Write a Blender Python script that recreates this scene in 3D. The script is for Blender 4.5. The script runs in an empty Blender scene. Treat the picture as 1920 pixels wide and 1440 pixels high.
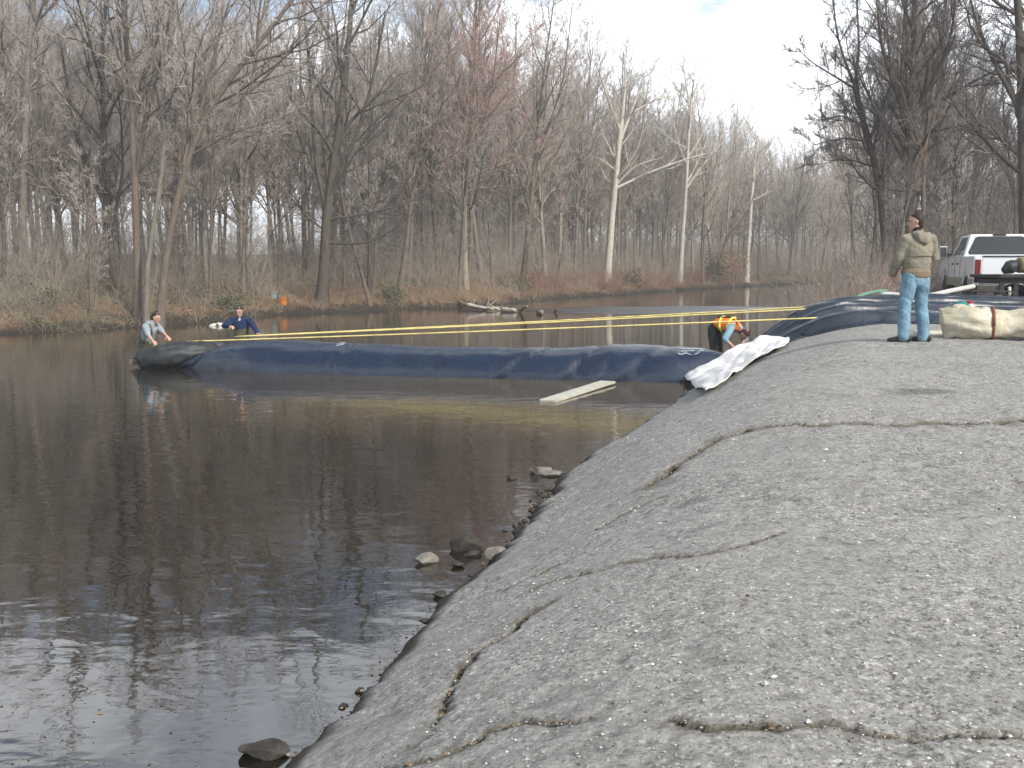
import bpy, bmesh, math, random
import numpy as np
from mathutils import Vector, Matrix

random.seed(7)
rng = np.random.default_rng(7)
sc = bpy.context.scene
col = sc.collection
R = math.radians

# ------------------------------------------------------------ camera, sky, sun
CAM_Z = 2.2
PITCH = R(6.71)
cam_d = bpy.data.cameras.new('camera')
cam_d.sensor_width = 36.0
cam_d.lens = 35.06
cam_d.clip_start = 0.1
cam_d.clip_end = 3000
cam = bpy.data.objects.new('camera', cam_d)
col.objects.link(cam)
cam.location = (0, 0, CAM_Z)
cam.rotation_euler = (math.pi / 2 - PITCH, 0, 0)
sc.camera = cam

SUN_DIR = Vector((0.60, -0.66, 0.66)).normalized()      # towards the sun: behind the camera, to the right
SUN_EL = math.asin(SUN_DIR.z)
SUN_AZ = math.atan2(SUN_DIR.x, SUN_DIR.y)
world = bpy.data.worlds.new('World')
sc.world = world
world.use_nodes = True
wt = world.node_tree
wt.nodes.clear()
def wn(t, **k):
    n = wt.nodes.new(t)
    for a, b in k.items(): setattr(n, a, b)
    return n
wl = wt.links.new
def wmath(op, a, b=None, clamp=False):
    n = wn('ShaderNodeMath', operation=op, use_clamp=clamp)
    for i, v in enumerate((a, b)):
        if v is None: continue
        if isinstance(v, (int, float)): n.inputs[i].default_value = v
        else: wl(v, n.inputs[i])
    return n.outputs[0]
w_out = wn('ShaderNodeOutputWorld')
w_bg = wn('ShaderNodeBackground')
w_bg.inputs['Strength'].default_value = 0.15
w_sky = wn('ShaderNodeTexSky', sky_type='NISHITA', sun_disc=False, sun_elevation=SUN_EL, sun_rotation=SUN_AZ,
           altitude=50, air_density=1.0, dust_density=1.2, ozone_density=1.3)
w_co = wn('ShaderNodeTexCoord')
w_sep = wn('ShaderNodeSeparateXYZ')
wl(w_co.outputs['Generated'], w_sep.inputs[0])
w_up = wmath('ADD', wmath('MAXIMUM', w_sep.outputs['Z'], 0.0), 0.16)
w_cmb = wn('ShaderNodeCombineXYZ')
wl(wmath('DIVIDE', w_sep.outputs['X'], w_up), w_cmb.inputs[0])
wl(wmath('DIVIDE', w_sep.outputs['Y'], w_up), w_cmb.inputs[1])
w_map = wn('ShaderNodeMapping')
w_map.inputs['Location'].default_value = (-8.924, -13.574, 4.85)
wl(w_cmb.outputs[0], w_map.inputs['Vector'])
w_n = wn('ShaderNodeTexNoise')
w_n.inputs['Scale'].default_value = 0.95
w_n.inputs['Detail'].default_value = 6.0
w_n.inputs['Roughness'].default_value = 0.55
w_n.inputs['Distortion'].default_value = 0.4
wl(w_map.outputs[0], w_n.inputs['Vector'])
# clouds thicken towards the horizon
w_h = wn('ShaderNodeMapRange')
w_h.inputs['From Min'].default_value = 0.02; w_h.inputs['From Max'].default_value = 0.55
w_h.inputs['To Min'].default_value = 0.17; w_h.inputs['To Max'].default_value = 0.10
wl(w_sep.outputs['Z'], w_h.inputs['Value'])
w_cov = wmath('ADD', w_n.outputs['Fac'], w_h.outputs[0])
w_r = wn('ShaderNodeMapRange', interpolation_type='SMOOTHSTEP')
w_r.inputs['From Min'].default_value = 0.53; w_r.inputs['From Max'].default_value = 0.67
wl(w_cov, w_r.inputs['Value'])
w_n2 = wn('ShaderNodeTexNoise')
w_n2.inputs['Scale'].default_value = 2.3; w_n2.inputs['Detail'].default_value = 5.0
wl(w_map.outputs[0], w_n2.inputs['Vector'])
w_cc = wn('ShaderNodeMix', data_type='RGBA')
w_cc.inputs[6].default_value = (7.6, 8.5, 9.8, 1)
w_cc.inputs[7].default_value = (13.6, 13.8, 14.0, 1)
wl(w_n2.outputs['Fac'], w_cc.inputs[0])
w_mix = wn('ShaderNodeMix', data_type='RGBA')
wl(w_r.outputs[0], w_mix.inputs[0])
wl(w_sky.outputs[0], w_mix.inputs[6])
wl(w_cc.outputs[2], w_mix.inputs[7])
wl(w_mix.outputs[2], w_bg.inputs['Color'])
wl(w_bg.outputs[0], w_out.inputs['Surface'])

sun_d = bpy.data.lights.new('sun', 'SUN')
sun_d.energy = 4.4
sun_d.angle = R(6)
sun_d.color = (1.0, 0.93, 0.82)
sun = bpy.data.objects.new('sun', sun_d)
col.objects.link(sun)
sun.rotation_euler = SUN_DIR.to_track_quat('Z', 'Y').to_euler()
sun.location = (20, -10, 40)

sc.view_settings.view_transform = 'Standard'
sc.view_settings.look = 'None'
sc.view_settings.gamma = 1.0
sc.view_settings.use_curve_mapping = False
sc.view_settings.exposure = 0.15
try:
    sc.cycles.max_bounces = 5
    sc.cycles.diffuse_bounces = 3
    sc.cycles.glossy_bounces = 3
    sc.cycles.use_denoising = True
    sc.cycles.sample_clamp_indirect = 1.5
    sc.cycles.sample_clamp_direct = 8.0
    sc.cycles.volume_bounces = 0
    sc.cycles.caustics_reflective = False
    sc.cycles.caustics_refractive = False
except Exception:
    pass

# ------------------------------------------------------------ helpers
CF, SF = math.cos(PITCH), math.sin(PITCH)
FPX = 1870.0
def ray(px, py):
    a, b = (px - 960) / FPX, (720 - py) / FPX
    return Vector((a, CF + b * SF, -SF + b * CF))
def at(px, py, Y):
    d = ray(px, py)
    return Vector((0, 0, CAM_Z)) + d * (Y / d.y)
def gnd(px, py, z=0.0):
    d = ray(px, py)
    return Vector((0, 0, CAM_Z)) + d * ((z - CAM_Z) / d.z)
def march(px, py, fz):
    d = ray(px, py)
    t, step = 1.5, 0.02
    while t < 300:
        p = Vector((0, 0, CAM_Z)) + d * t
        if p.z < fz(p.x, p.y): break
        t += step * max(1, t * .1)
    return p

def hash2(ix, iy, s):
    h = (ix.astype(np.int64) * 374761393 + iy.astype(np.int64) * 668265263 + s * 1442695041) & 0xffffffff
    h = ((h ^ (h >> 13)) * 1274126177) & 0xffffffff
    h = (h ^ (h >> 16)) & 0xffffffff
    return h / 4294967295.0
def vnoise(x, y, s=0):
    x = np.asarray(x, float); y = np.asarray(y, float)
    ix, iy = np.floor(x), np.floor(y)
    fx, fy = x - ix, y - iy
    fx = fx * fx * (3 - 2 * fx); fy = fy * fy * (3 - 2 * fy)
    a, b = hash2(ix, iy, s), hash2(ix + 1, iy, s)
    c, d = hash2(ix, iy + 1, s), hash2(ix + 1, iy + 1, s)
    return (a * (1 - fx) + b * fx) * (1 - fy) + (c * (1 - fx) + d * fx) * fy
def fbm(x, y, s=0, o=4):
    t, a, n = 0, .5, 0
    for i in range(o):
        t = t + a * vnoise(x * 2 ** i, y * 2 ** i, s + i * 17); n += a; a *= .5
    return t / n
def sstep(a, b, x):
    t = np.clip((np.asarray(x, float) - a) / (b - a), 0, 1)
    return t * t * (3 - 2 * t)

def tag(o, label=None, cat=None, group=None, kind=None):
    if label: o['label'] = label
    if cat: o['category'] = cat
    if group: o['group'] = group
    if kind: o['kind'] = kind
    return o
def empty(name, loc=(0, 0, 0), rz=0.0):
    o = bpy.data.objects.new(name, None)
    o.empty_display_size = .2
    o.location = loc
    o.rotation_euler = (0, 0, rz)
    col.objects.link(o)
    return o
def link(name, me, parent=None, mats=()):
    o = bpy.data.objects.new(name, me)
    col.objects.link(o)
    if parent is not None: o.parent = parent
    for m in mats: me.materials.append(m)
    return o
def np_mesh(name, V, F, smooth=True, mat_idx=None):
    """V (n,3); F (m,3) or (m,4) int arrays or a list of such arrays"""
    me = bpy.data.meshes.new(name)
    Fs = F if isinstance(F, list) else [F]
    Fs = [f for f in Fs if len(f)]
    me.vertices.add(len(V))
    me.vertices.foreach_set('co', np.asarray(V, np.float32).ravel())
    nl = sum(f.size for f in Fs)
    npoly = sum(len(f) for f in Fs)
    me.loops.add(nl)
    me.loops.foreach_set('vertex_index', np.concatenate([f.ravel() for f in Fs]).astype(np.int32))
    me.polygons.add(npoly)
    tot = np.concatenate([np.full(len(f), f.shape[1]) for f in Fs])
    st = np.concatenate([[0], np.cumsum(tot)[:-1]])
    me.polygons.foreach_set('loop_start', st.astype(np.int32))
    me.polygons.foreach_set('use_smooth', np.full(npoly, smooth))
    if mat_idx is not None: me.polygons.foreach_set('material_index', np.asarray(mat_idx, np.int32))
    me.update(calc_edges=True)
    me.validate(verbose=False)
    return me
def attr(me, name, vals):
    a = me.attributes.new(name, 'FLOAT', 'POINT')
    a.data.foreach_set('value', np.asarray(vals, np.float32))
def grid_faces(nx, ny):
    i = np.arange(nx * ny).reshape(ny, nx)
    return np.stack([i[:-1, :-1], i[:-1, 1:], i[1:, 1:], i[1:, :-1]], -1).reshape(-1, 4)

class NT:
    def __init__(s, name, rough=.7, spec=.3):
        s.m = bpy.data.materials.new(name)
        s.m.use_nodes = True
        s.t = s.m.node_tree
        s.b = s.t.nodes['Principled BSDF']
        s.b.inputs['Roughness'].default_value = rough
        s.b.inputs['Specular IOR Level'].default_value = spec
    def n(s, t, **k):
        n = s.t.nodes.new(t)
        for a, b in k.items(): setattr(n, a, b)
        return n
    def l(s, a, b): s.t.links.new(a, b)
    def co(s, scale=(1, 1, 1), kind='Object'):
        c = s.n('ShaderNodeTexCoord'); m = s.n('ShaderNodeMapping')
        m.inputs['Scale'].default_value = scale
        s.l(c.outputs[kind], m.inputs['Vector'])
        return m.outputs[0]
    def noise(s, vec, scale, detail=4, rough=.55, dist=0):
        n = s.n('ShaderNodeTexNoise')
        n.inputs['Scale'].default_value = scale; n.inputs['Detail'].default_value = detail
        n.inputs['Roughness'].default_value = rough; n.inputs['Distortion'].default_value = dist
        s.l(vec, n.inputs['Vector'])
        return n.outputs['Fac']
    def voro(s, vec, scale, out='Distance', feature='F1'):
        n = s.n('ShaderNodeTexVoronoi', feature=feature)
        n.inputs['Scale'].default_value = scale
        s.l(vec, n.inputs['Vector'])
        return n.outputs[out]
    def ramp(s, fac, stops):
        r = s.n('ShaderNodeValToRGB')
        e = r.color_ramp.elements
        while len(e) > 1: e.remove(e[-1])
        for i, (p, c) in enumerate(stops):
            c = c if hasattr(c, '__len__') else (c, c, c)
            if i == 0: e[0].position = p; e[0].color = (*c, 1)
            else:
                x = e.new(p); x.color = (*c, 1)
        s.l(fac, r.inputs[0])
        return r.outputs[0]
    def mix(s, fac, a, b, mode='MIX'):
        m = s.n('ShaderNodeMix', data_type='RGBA', blend_type=mode)
        for i, v in ((0, fac), (6, a), (7, b)):
            if hasattr(v, 'is_linked'): s.l(v, m.inputs[i])
            elif i == 0: m.inputs[0].default_value = v
            else: m.inputs[i].default_value = (*v, 1)
        return m.outputs[2]
    def math(s, op, a, b=None, clamp=False):
        n = s.n('ShaderNodeMath', operation=op, use_clamp=clamp)
        for i, v in enumerate((a, b)):
            if v is None: continue
            if hasattr(v, 'is_linked'): s.l(v, n.inputs[i])
            else: n.inputs[i].default_value = v
        return n.outputs[0]
    def attr(s, name):
        a = s.n('ShaderNodeAttribute', attribute_name=name)
        return a.outputs['Fac']
    def bump(s, h, strength=.5, dist=.02, normal=None):
        b = s.n('ShaderNodeBump')
        b.inputs['Strength'].default_value = strength; b.inputs['Distance'].default_value = dist
        s.l(h, b.inputs['Height'])
        if normal is not None: s.l(normal, b.inputs['Normal'])
        s.l(b.outputs[0], s.b.inputs['Normal'])
        return b.outputs[0]
    def color(s, c):
        if hasattr(c, 'is_linked'): s.l(c, s.b.inputs['Base Color'])
        else: s.b.inputs['Base Color'].default_value = (*c, 1)
        return s
def simple(name, c, rough=.6, var=.18, scale=6, bump=0, bscale=30, metal=0, spec=.3, kind='Object'):
    t = NT(name, rough, spec)
    v = t.co(kind=kind)
    f = t.noise(v, scale, 4)
    lo = tuple(x * (1 - var) for x in c); hi = tuple(min(1, x * (1 + var)) for x in c)
    t.color(t.ramp(f, [(.3, lo), (.7, hi)]))
    t.b.inputs['Metallic'].default_value = metal
    if bump: t.bump(t.noise(v, bscale, 5), bump, .01)
    return t.m
# ------------------------------------------------------------ terrain
LX = np.array([-400, -100, -40, -17.2, -12.2, -11.0, -7, -1.8, 3.3, 21, 42, 60, 120, 400.])
LY = np.array([20, 24, 29, 32.9, 38.5, 45.0, 50, 55, 68.6, 103, 137, 168, 260, 600.])
def left_d(x, y):
    g = np.interp(x, LX, LY); s = (np.interp(x + 3, LX, LY) - np.interp(x - 3, LX, LY)) / 6
    w = (vnoise(np.asarray(x) * .35, np.asarray(x) * 0 + 3, 5) - .5) * 1.6
    return (np.asarray(y) - g - w) / np.sqrt(1 + s * s)
SY = np.array([-12, -3, 2.0, 4.38, 5.08, 6.33, 7.48, 9.14, 10.3, 13.7, 17.5, 19.0, 22, 30, 46, 75, 110, 150, 300, 700.])
SX = np.array([-4.2, -2.6, -1.45, -.85, -.72, -.40, -.05, .28, .55, 1.85, 3.15, 3.5, 4.9, 9.0, 14.6, 24.0, 36.5, 47, 90, 200.])
def shore_x(y): return np.interp(y, SY, SX)
def right_d(x, y):
    w = np.where(np.asarray(y) > 20, (vnoise(np.asarray(y) * .4, np.asarray(y) * 0 + 9, 3) - .5) * 1.2, 0)
    return (np.asarray(x) - shore_x(y) - w) * .93
def tz(x, y):
    x = np.asarray(x, float); y = np.asarray(y, float)
    dl, dr = left_d(x, y), right_d(x, y)
    zl = np.interp(dl, [-8, -1.5, 0, .4, 1.2, 3.2, 8, 30, 70, 200], [-1, -.35, 0, .16, .34, .85, 1.35, 1.5, 2.6, 5])
    zr = np.interp(dr, [-5, -1, 0, 2.6, 4, 300], [-1, -.3, 0, .98, 1.13, 1.15])
    zl = zl + np.where(dl > .3, (fbm(x * .6, y * .6, 11) - .5) * .30, 0)
    zr = zr + np.where((dr > .3), (fbm(x * .5, y * .5, 21) - .5) * .10, 0)
    z = np.maximum(zl, zr)
    k = sstep(18.9, 18.1, y) * (dr > -1.5)
    zt = np.minimum(.44 + .053 * y, 1.17)
    zt = .05 + (zt - .05) * (1 - (1 - np.clip(np.maximum(dr, 0) / (1.9 + .1 * np.clip(y - 3, 0, 20)), 0, 1)) ** 1.75)
    return z * (1 - k) + np.minimum(z, zt - .4) * k
def tz1(x, y): return float(tz(np.array([x]), np.array([y]))[0])

def axis(segs):
    out = [segs[0][0]]
    for a, b, st in segs:
        n = max(1, int(round((b - a) / st)))
        out += list(np.linspace(a, b, n + 1)[1:])
    return np.array(out)
gx = axis([(-700, -100, 40), (-100, -32, 4), (-32, 40, .45), (40, 90, 3), (90, 700, 40)])
gy = axis([(-200, -20, 20), (-20, 16, 2), (16, 76, .45), (76, 190, 1.2), (190, 300, 10), (300, 1200, 60)])
X, Y = np.meshgrid(gx, gy)
Z = tz(X, Y)
V = np.stack([X.ravel(), Y.ravel(), Z.ravel()], -1)
me = np_mesh('ground', V, grid_faces(len(gx), len(gy)))
dl, dr = left_d(X, Y).ravel(), right_d(X, Y).ravel()
nz = fbm(X.ravel() * .9, Y.ravel() * .9, 31)
attr(me, 'mud', np.clip(sstep(1.9, .5, np.maximum(dl, dr) + (nz - .5) * 1.8), 0, 1))
attr(me, 'lot', ((dr > 1) & (dl < 0)) * sstep(5, 2, np.abs(Y.ravel() - 22) - 9 + (nz - .5) * 8))
t = NT('ground_soil', .95, .1)
v = t.co()
n1 = t.noise(v, 1.3, 6); n2 = t.noise(v, 9, 5, .7); n3 = t.noise(v, .35, 3)
litter = t.ramp(n2, [(.25, (.05, .035, .025)), (.45, (.15, .088, .055)), (.6, (.22, .15, .10)), (.8, (.32, .25, .18))])
olive = t.ramp(n2, [(.3, (.05, .05, .025)), (.7, (.17, .16, .09))])
base = t.mix(t.ramp(n1, [(.48, 0.), (.62, 1.)]), litter, olive)
gravel = t.ramp(n2, [(.3, (.12, .115, .105)), (.5, (.24, .23, .215)), (.75, (.42, .41, .39))])
base = t.mix(t.attr('lot'), base, gravel)
mud = t.ramp(n2, [(.3, (.022, .018, .013)), (.7, (.06, .048, .036))])
base = t.mix(t.attr('mud'), base, mud)
t.color(base)
t.bump(n2, .8, .08)
ground = link('ground', me, None, [t.m])
tag(ground, kind='structure')

# ------------------------------------------------------------ concrete apron
def z_top(y): return np.minimum(.44 + .053 * np.asarray(y, float), 1.17)
def slab_z(x, y):
    x = np.asarray(x, float); y = np.asarray(y, float)
    u = np.maximum((x - shore_x(y)) * .93, 0)
    w = 1.9 + .1 * np.clip(y - 3, 0, 20)
    s = 1 - (1 - np.clip(u / w, 0, 1)) ** 1.75
    return .05 + (z_top(y) - .05) * s + (fbm(x * .7, y * .7, 41, 3) - .5) * .05
def sz1(x, y): return float(slab_z(np.array([x]), np.array([y]))[0])

CR = [  # crack lines traced over the apron: (points, half width in metres, strength)
 ([(2900,758),(2500,772),(2200,777),(1990,782),(1920,787),(1870,792),(1800,796),(1730,794),(1650,797),(1590,795),(1520,797),(1460,799),(1415,804),(1380,815),(1340,829),(1310,846),(1285,862),(1262,880),(1238,895),(1212,915)], .030, 1.0),
 ([(1245,930),(1215,940),(1190,955),(1160,968),(1120,992)], .014, .8),
 ([(1470,1000),(1400,1022),(1350,1034),(1290,1043),(1240,1048),(1180,1055),(1120,1068),(1060,1085),(1000,1108)], .013, .85),
 ([(1065,1052),(1020,1072),(985,1088),(955,1104)], .009, .7),
 ([(1020,1135),(985,1160),(950,1183),(915,1207),(885,1228),(868,1252),(850,1285),(836,1312),(826,1340),(812,1366)], .016, 1.0),
 ([(3300,1400),(2700,1380),(2300,1393),(1990,1388),(1920,1386),(1850,1382),(1780,1380),(1700,1384),(1640,1382),(1590,1370),(1520,1364),(1450,1362),(1380,1360),(1300,1358),(1240,1345)], .011, 1.0),
 ([(1110,1350),(1060,1356),(1000,1352),(960,1360),(925,1372),(895,1388),(850,1405),(815,1420),(770,1432),(720,1446)], .013, 1.0),
 ([(815,1372),(785,1388),(760,1400)], .009, .6),
 ([(1310,935),(1270,944),(1230,948)], .012, .35),
]
sy_ = [-3.0]
while sy_[-1] < 18.4:
    yy = sy_[-1]
    sy_.append(yy + (.25 if yy < 2.4 else max(.014, .0038 * yy)))
ny = len(sy_)
us = [0.0]
while us[-1] < 14.5:
    us.append(us[-1] + (.022 if us[-1] < 6 else .09))
us = np.array([-.55, -.30, -.12, -.05, -.02] + us); nx = len(us)
U, Yg = np.meshgrid(us, np.array(sy_))
edge = (fbm(Yg * 1.6, Yg * 0, 51) - .5) * .22 + (vnoise(Yg * 7, Yg * 0 + 4, 52) - .5) * .05
Xg = shore_x(Yg) + U / .93 + edge * sstep(1.0, 0, U)
Zg = slab_z(shore_x(Yg) + U / .93, Yg)
Zg = np.where(U < 0, np.interp(U, [-.55, -.3, -.12, -.05, -.02, 0], [-.75, -.45, -.16, -.06, -.005, .05]), Zg)
xf, yf = Xg.ravel(), Yg.ravel()
Zs = Zg.ravel().copy()
wobx = xf + (fbm(xf * 5, yf * 5, 61) - .5) * .10 + (vnoise(xf * 24, yf * 24, 72) - .5) * .030
woby = yf + (fbm(xf * 5, yf * 5, 62) - .5) * .16 + (vnoise(xf * 24, yf * 24, 73) - .5) * .030
crack = np.zeros(len(xf)); dirt = np.zeros(len(xf)); CPTS = []
for pts, hw, st in CR:
    P = [march(px, py, lambda x, y: sz1(x, y)) for px, py in pts]
    P = np.array([(p.x, p.y) for p in P])
    CPTS.append((P, hw, st))
    m = (xf > P[:, 0].min() - 1) & (xf < P[:, 0].max() + 1) & (yf > P[:, 1].min() - 1) & (yf < P[:, 1].max() + 1)
    idx = np.nonzero(m)[0]
    dmin = np.full(len(idx), 9.)
    for a, b in zip(P[:-1], P[1:]):
        ab = b - a; L = (ab ** 2).sum()
        tt = np.clip(((wobx[idx] - a[0]) * ab[0] + (woby[idx] - a[1]) * ab[1]) / L, 0, 1)
        dmin = np.minimum(dmin, np.hypot(wobx[idx] - a[0] - tt * ab[0], woby[idx] - a[1] - tt * ab[1]))
    wv = hw * (.65 + .9 * vnoise(xf[idx] * 3.1, yf[idx] * 3.1, 63))
    c = st * sstep(1.25, .55, dmin / wv)
    crack[idx] = np.maximum(crack[idx], c)
    dirt[idx] = np.maximum(dirt[idx], st * sstep(5.0, .5, dmin / wv) * vnoise(xf[idx] * 9, yf[idx] * 9, 64))
rough_patch = sstep(.42, .62, fbm(xf * .55, yf * .8, 66))
pit = sstep(.60, .80, vnoise(xf * 13, yf * 13, 67)) * .5 + sstep(.62, .85, vnoise(xf * 27, yf * 27, 68)) * .5
Zs = np.where(U.ravel() >= 0, Zs - .045 * crack - (.004 + .006 * rough_patch) * pit + (fbm(xf * 6, yf * 6, 69) - .5) * .022, Zs)
V = np.stack([xf, yf, Zs], -1)
me = np_mesh('concrete_apron', V, grid_faces(nx, ny))
attr(me, 'crack', crack); attr(me, 'dirt', np.clip(dirt, 0, 1)); attr(me, 'pit', pit * (.35 + .65 * rough_patch)); attr(me, 'rough', rough_patch)
wet = sstep(.13, .02, U.ravel() + (fbm(xf * 3, yf * 3, 70) - .5) * .16)
attr(me, 'wet', wet)
stn = np.zeros(len(xf))
for px, py, rx_, ry_, s_ in ((1722, 735, .42, .30, .7), (1245, 905, .16, .22, .5), (1295, 943, .18, .12, .6), (1130, 800, .3, .3, .3)):
    q_ = march(px, py, sz1)
    d_ = np.hypot((xf - q_.x) / rx_, (yf - q_.y) / ry_) + (fbm(xf * 4, yf * 4, 71) - .5) * 1.1
    stn = np.maximum(stn, s_ * sstep(1.0, .3, d_))
attr(me, 'stain', stn)
t = NT('weathered_concrete', .9, .2)
v = t.co()
f1 = t.noise(v, 30, 6, .7); f2 = t.noise(v, 1.1, 5); f3 = t.noise(v, 95, 3, .7); vc = t.voro(v, 70, 'Color'); f4 = t.noise(v, 5.5, 5, .65)
grey = t.ramp(f1, [(.25, (.165, .159, .147)), (.42, (.265, .257, .239)), (.58, (.335, .327, .306)), (.8, (.44, .43, .402))])
grey = t.mix(.75, grey, t.ramp(f2, [(.3, (.42, .42, .42)), (.5, (.5, .49, .475)), (.72, (.58, .555, .52))]), 'OVERLAY')
grey = t.mix(.45, grey, t.ramp(f4, [(.3, (.36, .36, .37)), (.5, (.5, .5, .5)), (.7, (.62, .61, .59))]), 'OVERLAY')
sepv = t.n('ShaderNodeSeparateColor'); t.l(vc, sepv.inputs[0])
speck = t.ramp(sepv.outputs[0], [(.0, (.06, .058, .054)), (.13, (.10, .097, .09)), (.22, (.25, .243, .226)), (.78, (.305, .297, .278)), (.90, (.46, .45, .425)), (1.0, (.70, .69, .65))])
sm = t.math('MULTIPLY', t.math('MULTIPLY', t.ramp(f3, [(.40, .3), (.56, 1.)]), t.ramp(f2, [(.36, .35), (.6, 1.)])), .85)
grey = t.mix(sm, grey, speck)
f5 = t.noise(v, 17, 6, .72); f6 = t.noise(v, .8, 4)
dk = t.math('MULTIPLY', t.ramp(f5, [(.38, 1.), (.47, 0.)]), t.ramp(f6, [(.38, .15), (.62, 1.)]))
grey = t.mix(t.math('MULTIPLY', dk, .8), grey, (.095, .093, .088))
lt = t.math('MULTIPLY', t.ramp(f5, [(.56, 0.), (.66, 1.)]), .45)
grey = t.mix(lt, grey, (.46, .455, .43))
grey = t.mix(t.math('MULTIPLY', t.attr('pit'), .6), grey, (.105, .105, .10))
grey = t.mix(t.attr('stain'), grey, (.10, .098, .092))
soil = t.ramp(f1, [(.3, (.045, .035, .022)), (.7, (.13, .105, .065))])
grey = t.mix(t.math('MULTIPLY', t.attr('dirt'), .85), grey, soil)
moss = t.ramp(f1, [(.3, (.014, .012, .007)), (.7, (.04, .035, .017))])
grey = t.mix(t.attr('crack'), grey, moss)
algae = t.ramp(f1, [(.3, (.014, .013, .010)), (.7, (.045, .042, .032))])
grey = t.mix(t.attr('wet'), grey, algae)
t.color(grey)
nb0 = t.bump(f5, .55, .03)
nb = t.bump(f1, .9, .015, nb0)
t.bump(f3, .5, .005, nb)
apron = link('concrete_apron', me, None, [t.m])
tag(apron, kind='structure')

# loose grit and crumbs on the apron
def scatter_bits(name, mat, P, size, flat, seed, rotated=True):
    r = np.random.default_rng(seed)
    base = np.array([(1, 0, 0), (-1, 0, 0), (0, 1, 0), (0, -1, 0), (0, 0, 1), (0, 0, -1)], float)
    tri = np.array([(0, 2, 4), (2, 1, 4), (1, 3, 4), (3, 0, 4), (2, 0, 5), (1, 2, 5), (3, 1, 5), (0, 3, 5)])
    n = len(P)
    s = size * np.exp(r.normal(0, .45, (n, 1, 1)))
    Vb = base[None] * (1 + r.uniform(-.35, .35, (n, 6, 1))) * np.array([1, .8, flat])[None, None] * s
    a = r.uniform(0, 6.28, n); c, sn = np.cos(a)[:, None], np.sin(a)[:, None]
    Vx = Vb[..., 0] * c - Vb[..., 1] * sn; Vy = Vb[..., 0] * sn + Vb[..., 1] * c
    VV = np.stack([Vx, Vy, Vb[..., 2]], -1) + P[:, None, :]
    F = tri[None] + (np.arange(n) * 6)[:, None, None]
    me = np_mesh(name, VV.reshape(-1, 3), F.reshape(-1, 3), False)
    o = link(name, me, None, [mat])
    return o
def on_slab_random(n, seed, ymin=2.6, ymax=17):
    r = np.random.default_rng(seed)
    y = ymin + (ymax - ymin) * r.random(n) ** 1.7
    x = shore_x(y) + .25 + r.random(n) * np.maximum(.56 * y + 1.2 - shore_x(y), .5)
    return np.stack([x, y, slab_z(x, y)], -1)
t = NT('pale_grit', .8, .3); inf = t.n('ShaderNodeNewGeometry')
t.color(t.ramp(inf.outputs['Random Per Island'], [(0, (.10, .098, .09)), (.35, (.26, .25, .235)), (.65, (.4, .39, .36)), (.88, (.5, .485, .455)), (1, (.68, .67, .64))]))
tag(scatter_bits('grit', t.m, on_slab_random(12000, 3), .0048, .6, 4), kind='stuff')
t = NT('leaf_crumbs', .9, .1); inf = t.n('ShaderNodeNewGeometry')
t.color(t.ramp(inf.outputs['Random Per Island'], [(0, (.05, .035, .02)), (.5, (.14, .085, .05)), (.8, (.24, .16, .09)), (1, (.34, .28, .18))]))
leaf_mat = t.m
pp = [on_slab_random(700, 8)]
r_ = np.random.default_rng(9)
for P, hw, st in CPTS:
    for a, b in zip(P[:-1], P[1:]):
        L = np.hypot(*(b - a)); n = int(L * 70 * st)
        tt = r_.random((n, 1)); q = a + (b - a) * tt + r_.normal(0, hw * 1.3, (n, 2))
        pp.append(np.stack([q[:, 0], q[:, 1], slab_z(q[:, 0], q[:, 1]) - .004], -1))
tag(scatter_bits('leaf_debris', leaf_mat, np.concatenate(pp), .0065, .35, 10), kind='stuff')

# litter washed up along the waterline
r_ = np.random.default_rng(46)
yy = 3.2 + 13.5 * r_.random(900) ** 1.3; xx = shore_x(yy) + r_.normal(.0, .055, 900) + (fbm(yy * 1.6, yy * 0, 51) - .5) * .2
tag(scatter_bits('washed_up_litter', leaf_mat, np.stack([xx, yy, np.maximum(slab_z(xx, yy) - .03, 0.004)], -1), .007, .5, 47), kind='stuff')
# ------------------------------------------------------------ water
t = NT('river_water', .03, .5)
t.b.inputs['IOR'].default_value = 1.6
t.b.inputs['Specular IOR Level'].default_value = .95
v = t.co()
murk = t.noise(v, .5, 4)
sep = t.n('ShaderNodeSeparateXYZ'); t.l(v, sep.inputs[0])
# silt stirred up by the wading on the near side of the dam
sx_ = t.math('DIVIDE', t.math('SUBTRACT', sep.outputs[0], 0.5), 7.0); sy2 = t.math('DIVIDE', t.math('SUBTRACT', sep.outputs[1], 18.5), 6.0)
silt = t.ramp(t.math('MULTIPLY', t.math('ADD', t.math('ADD', t.math('MULTIPLY', sx_, sx_), t.math('MULTIPLY', sy2, sy2)), t.math('MULTIPLY', murk, .8)), .5), [(.25, 1.), (.75, 0.)])
t.color(t.mix(silt, t.ramp(murk, [(.3, (.009, .0075, .005)), (.7, (.018, .014, .009))]), (.105, .078, .040)))
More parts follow.
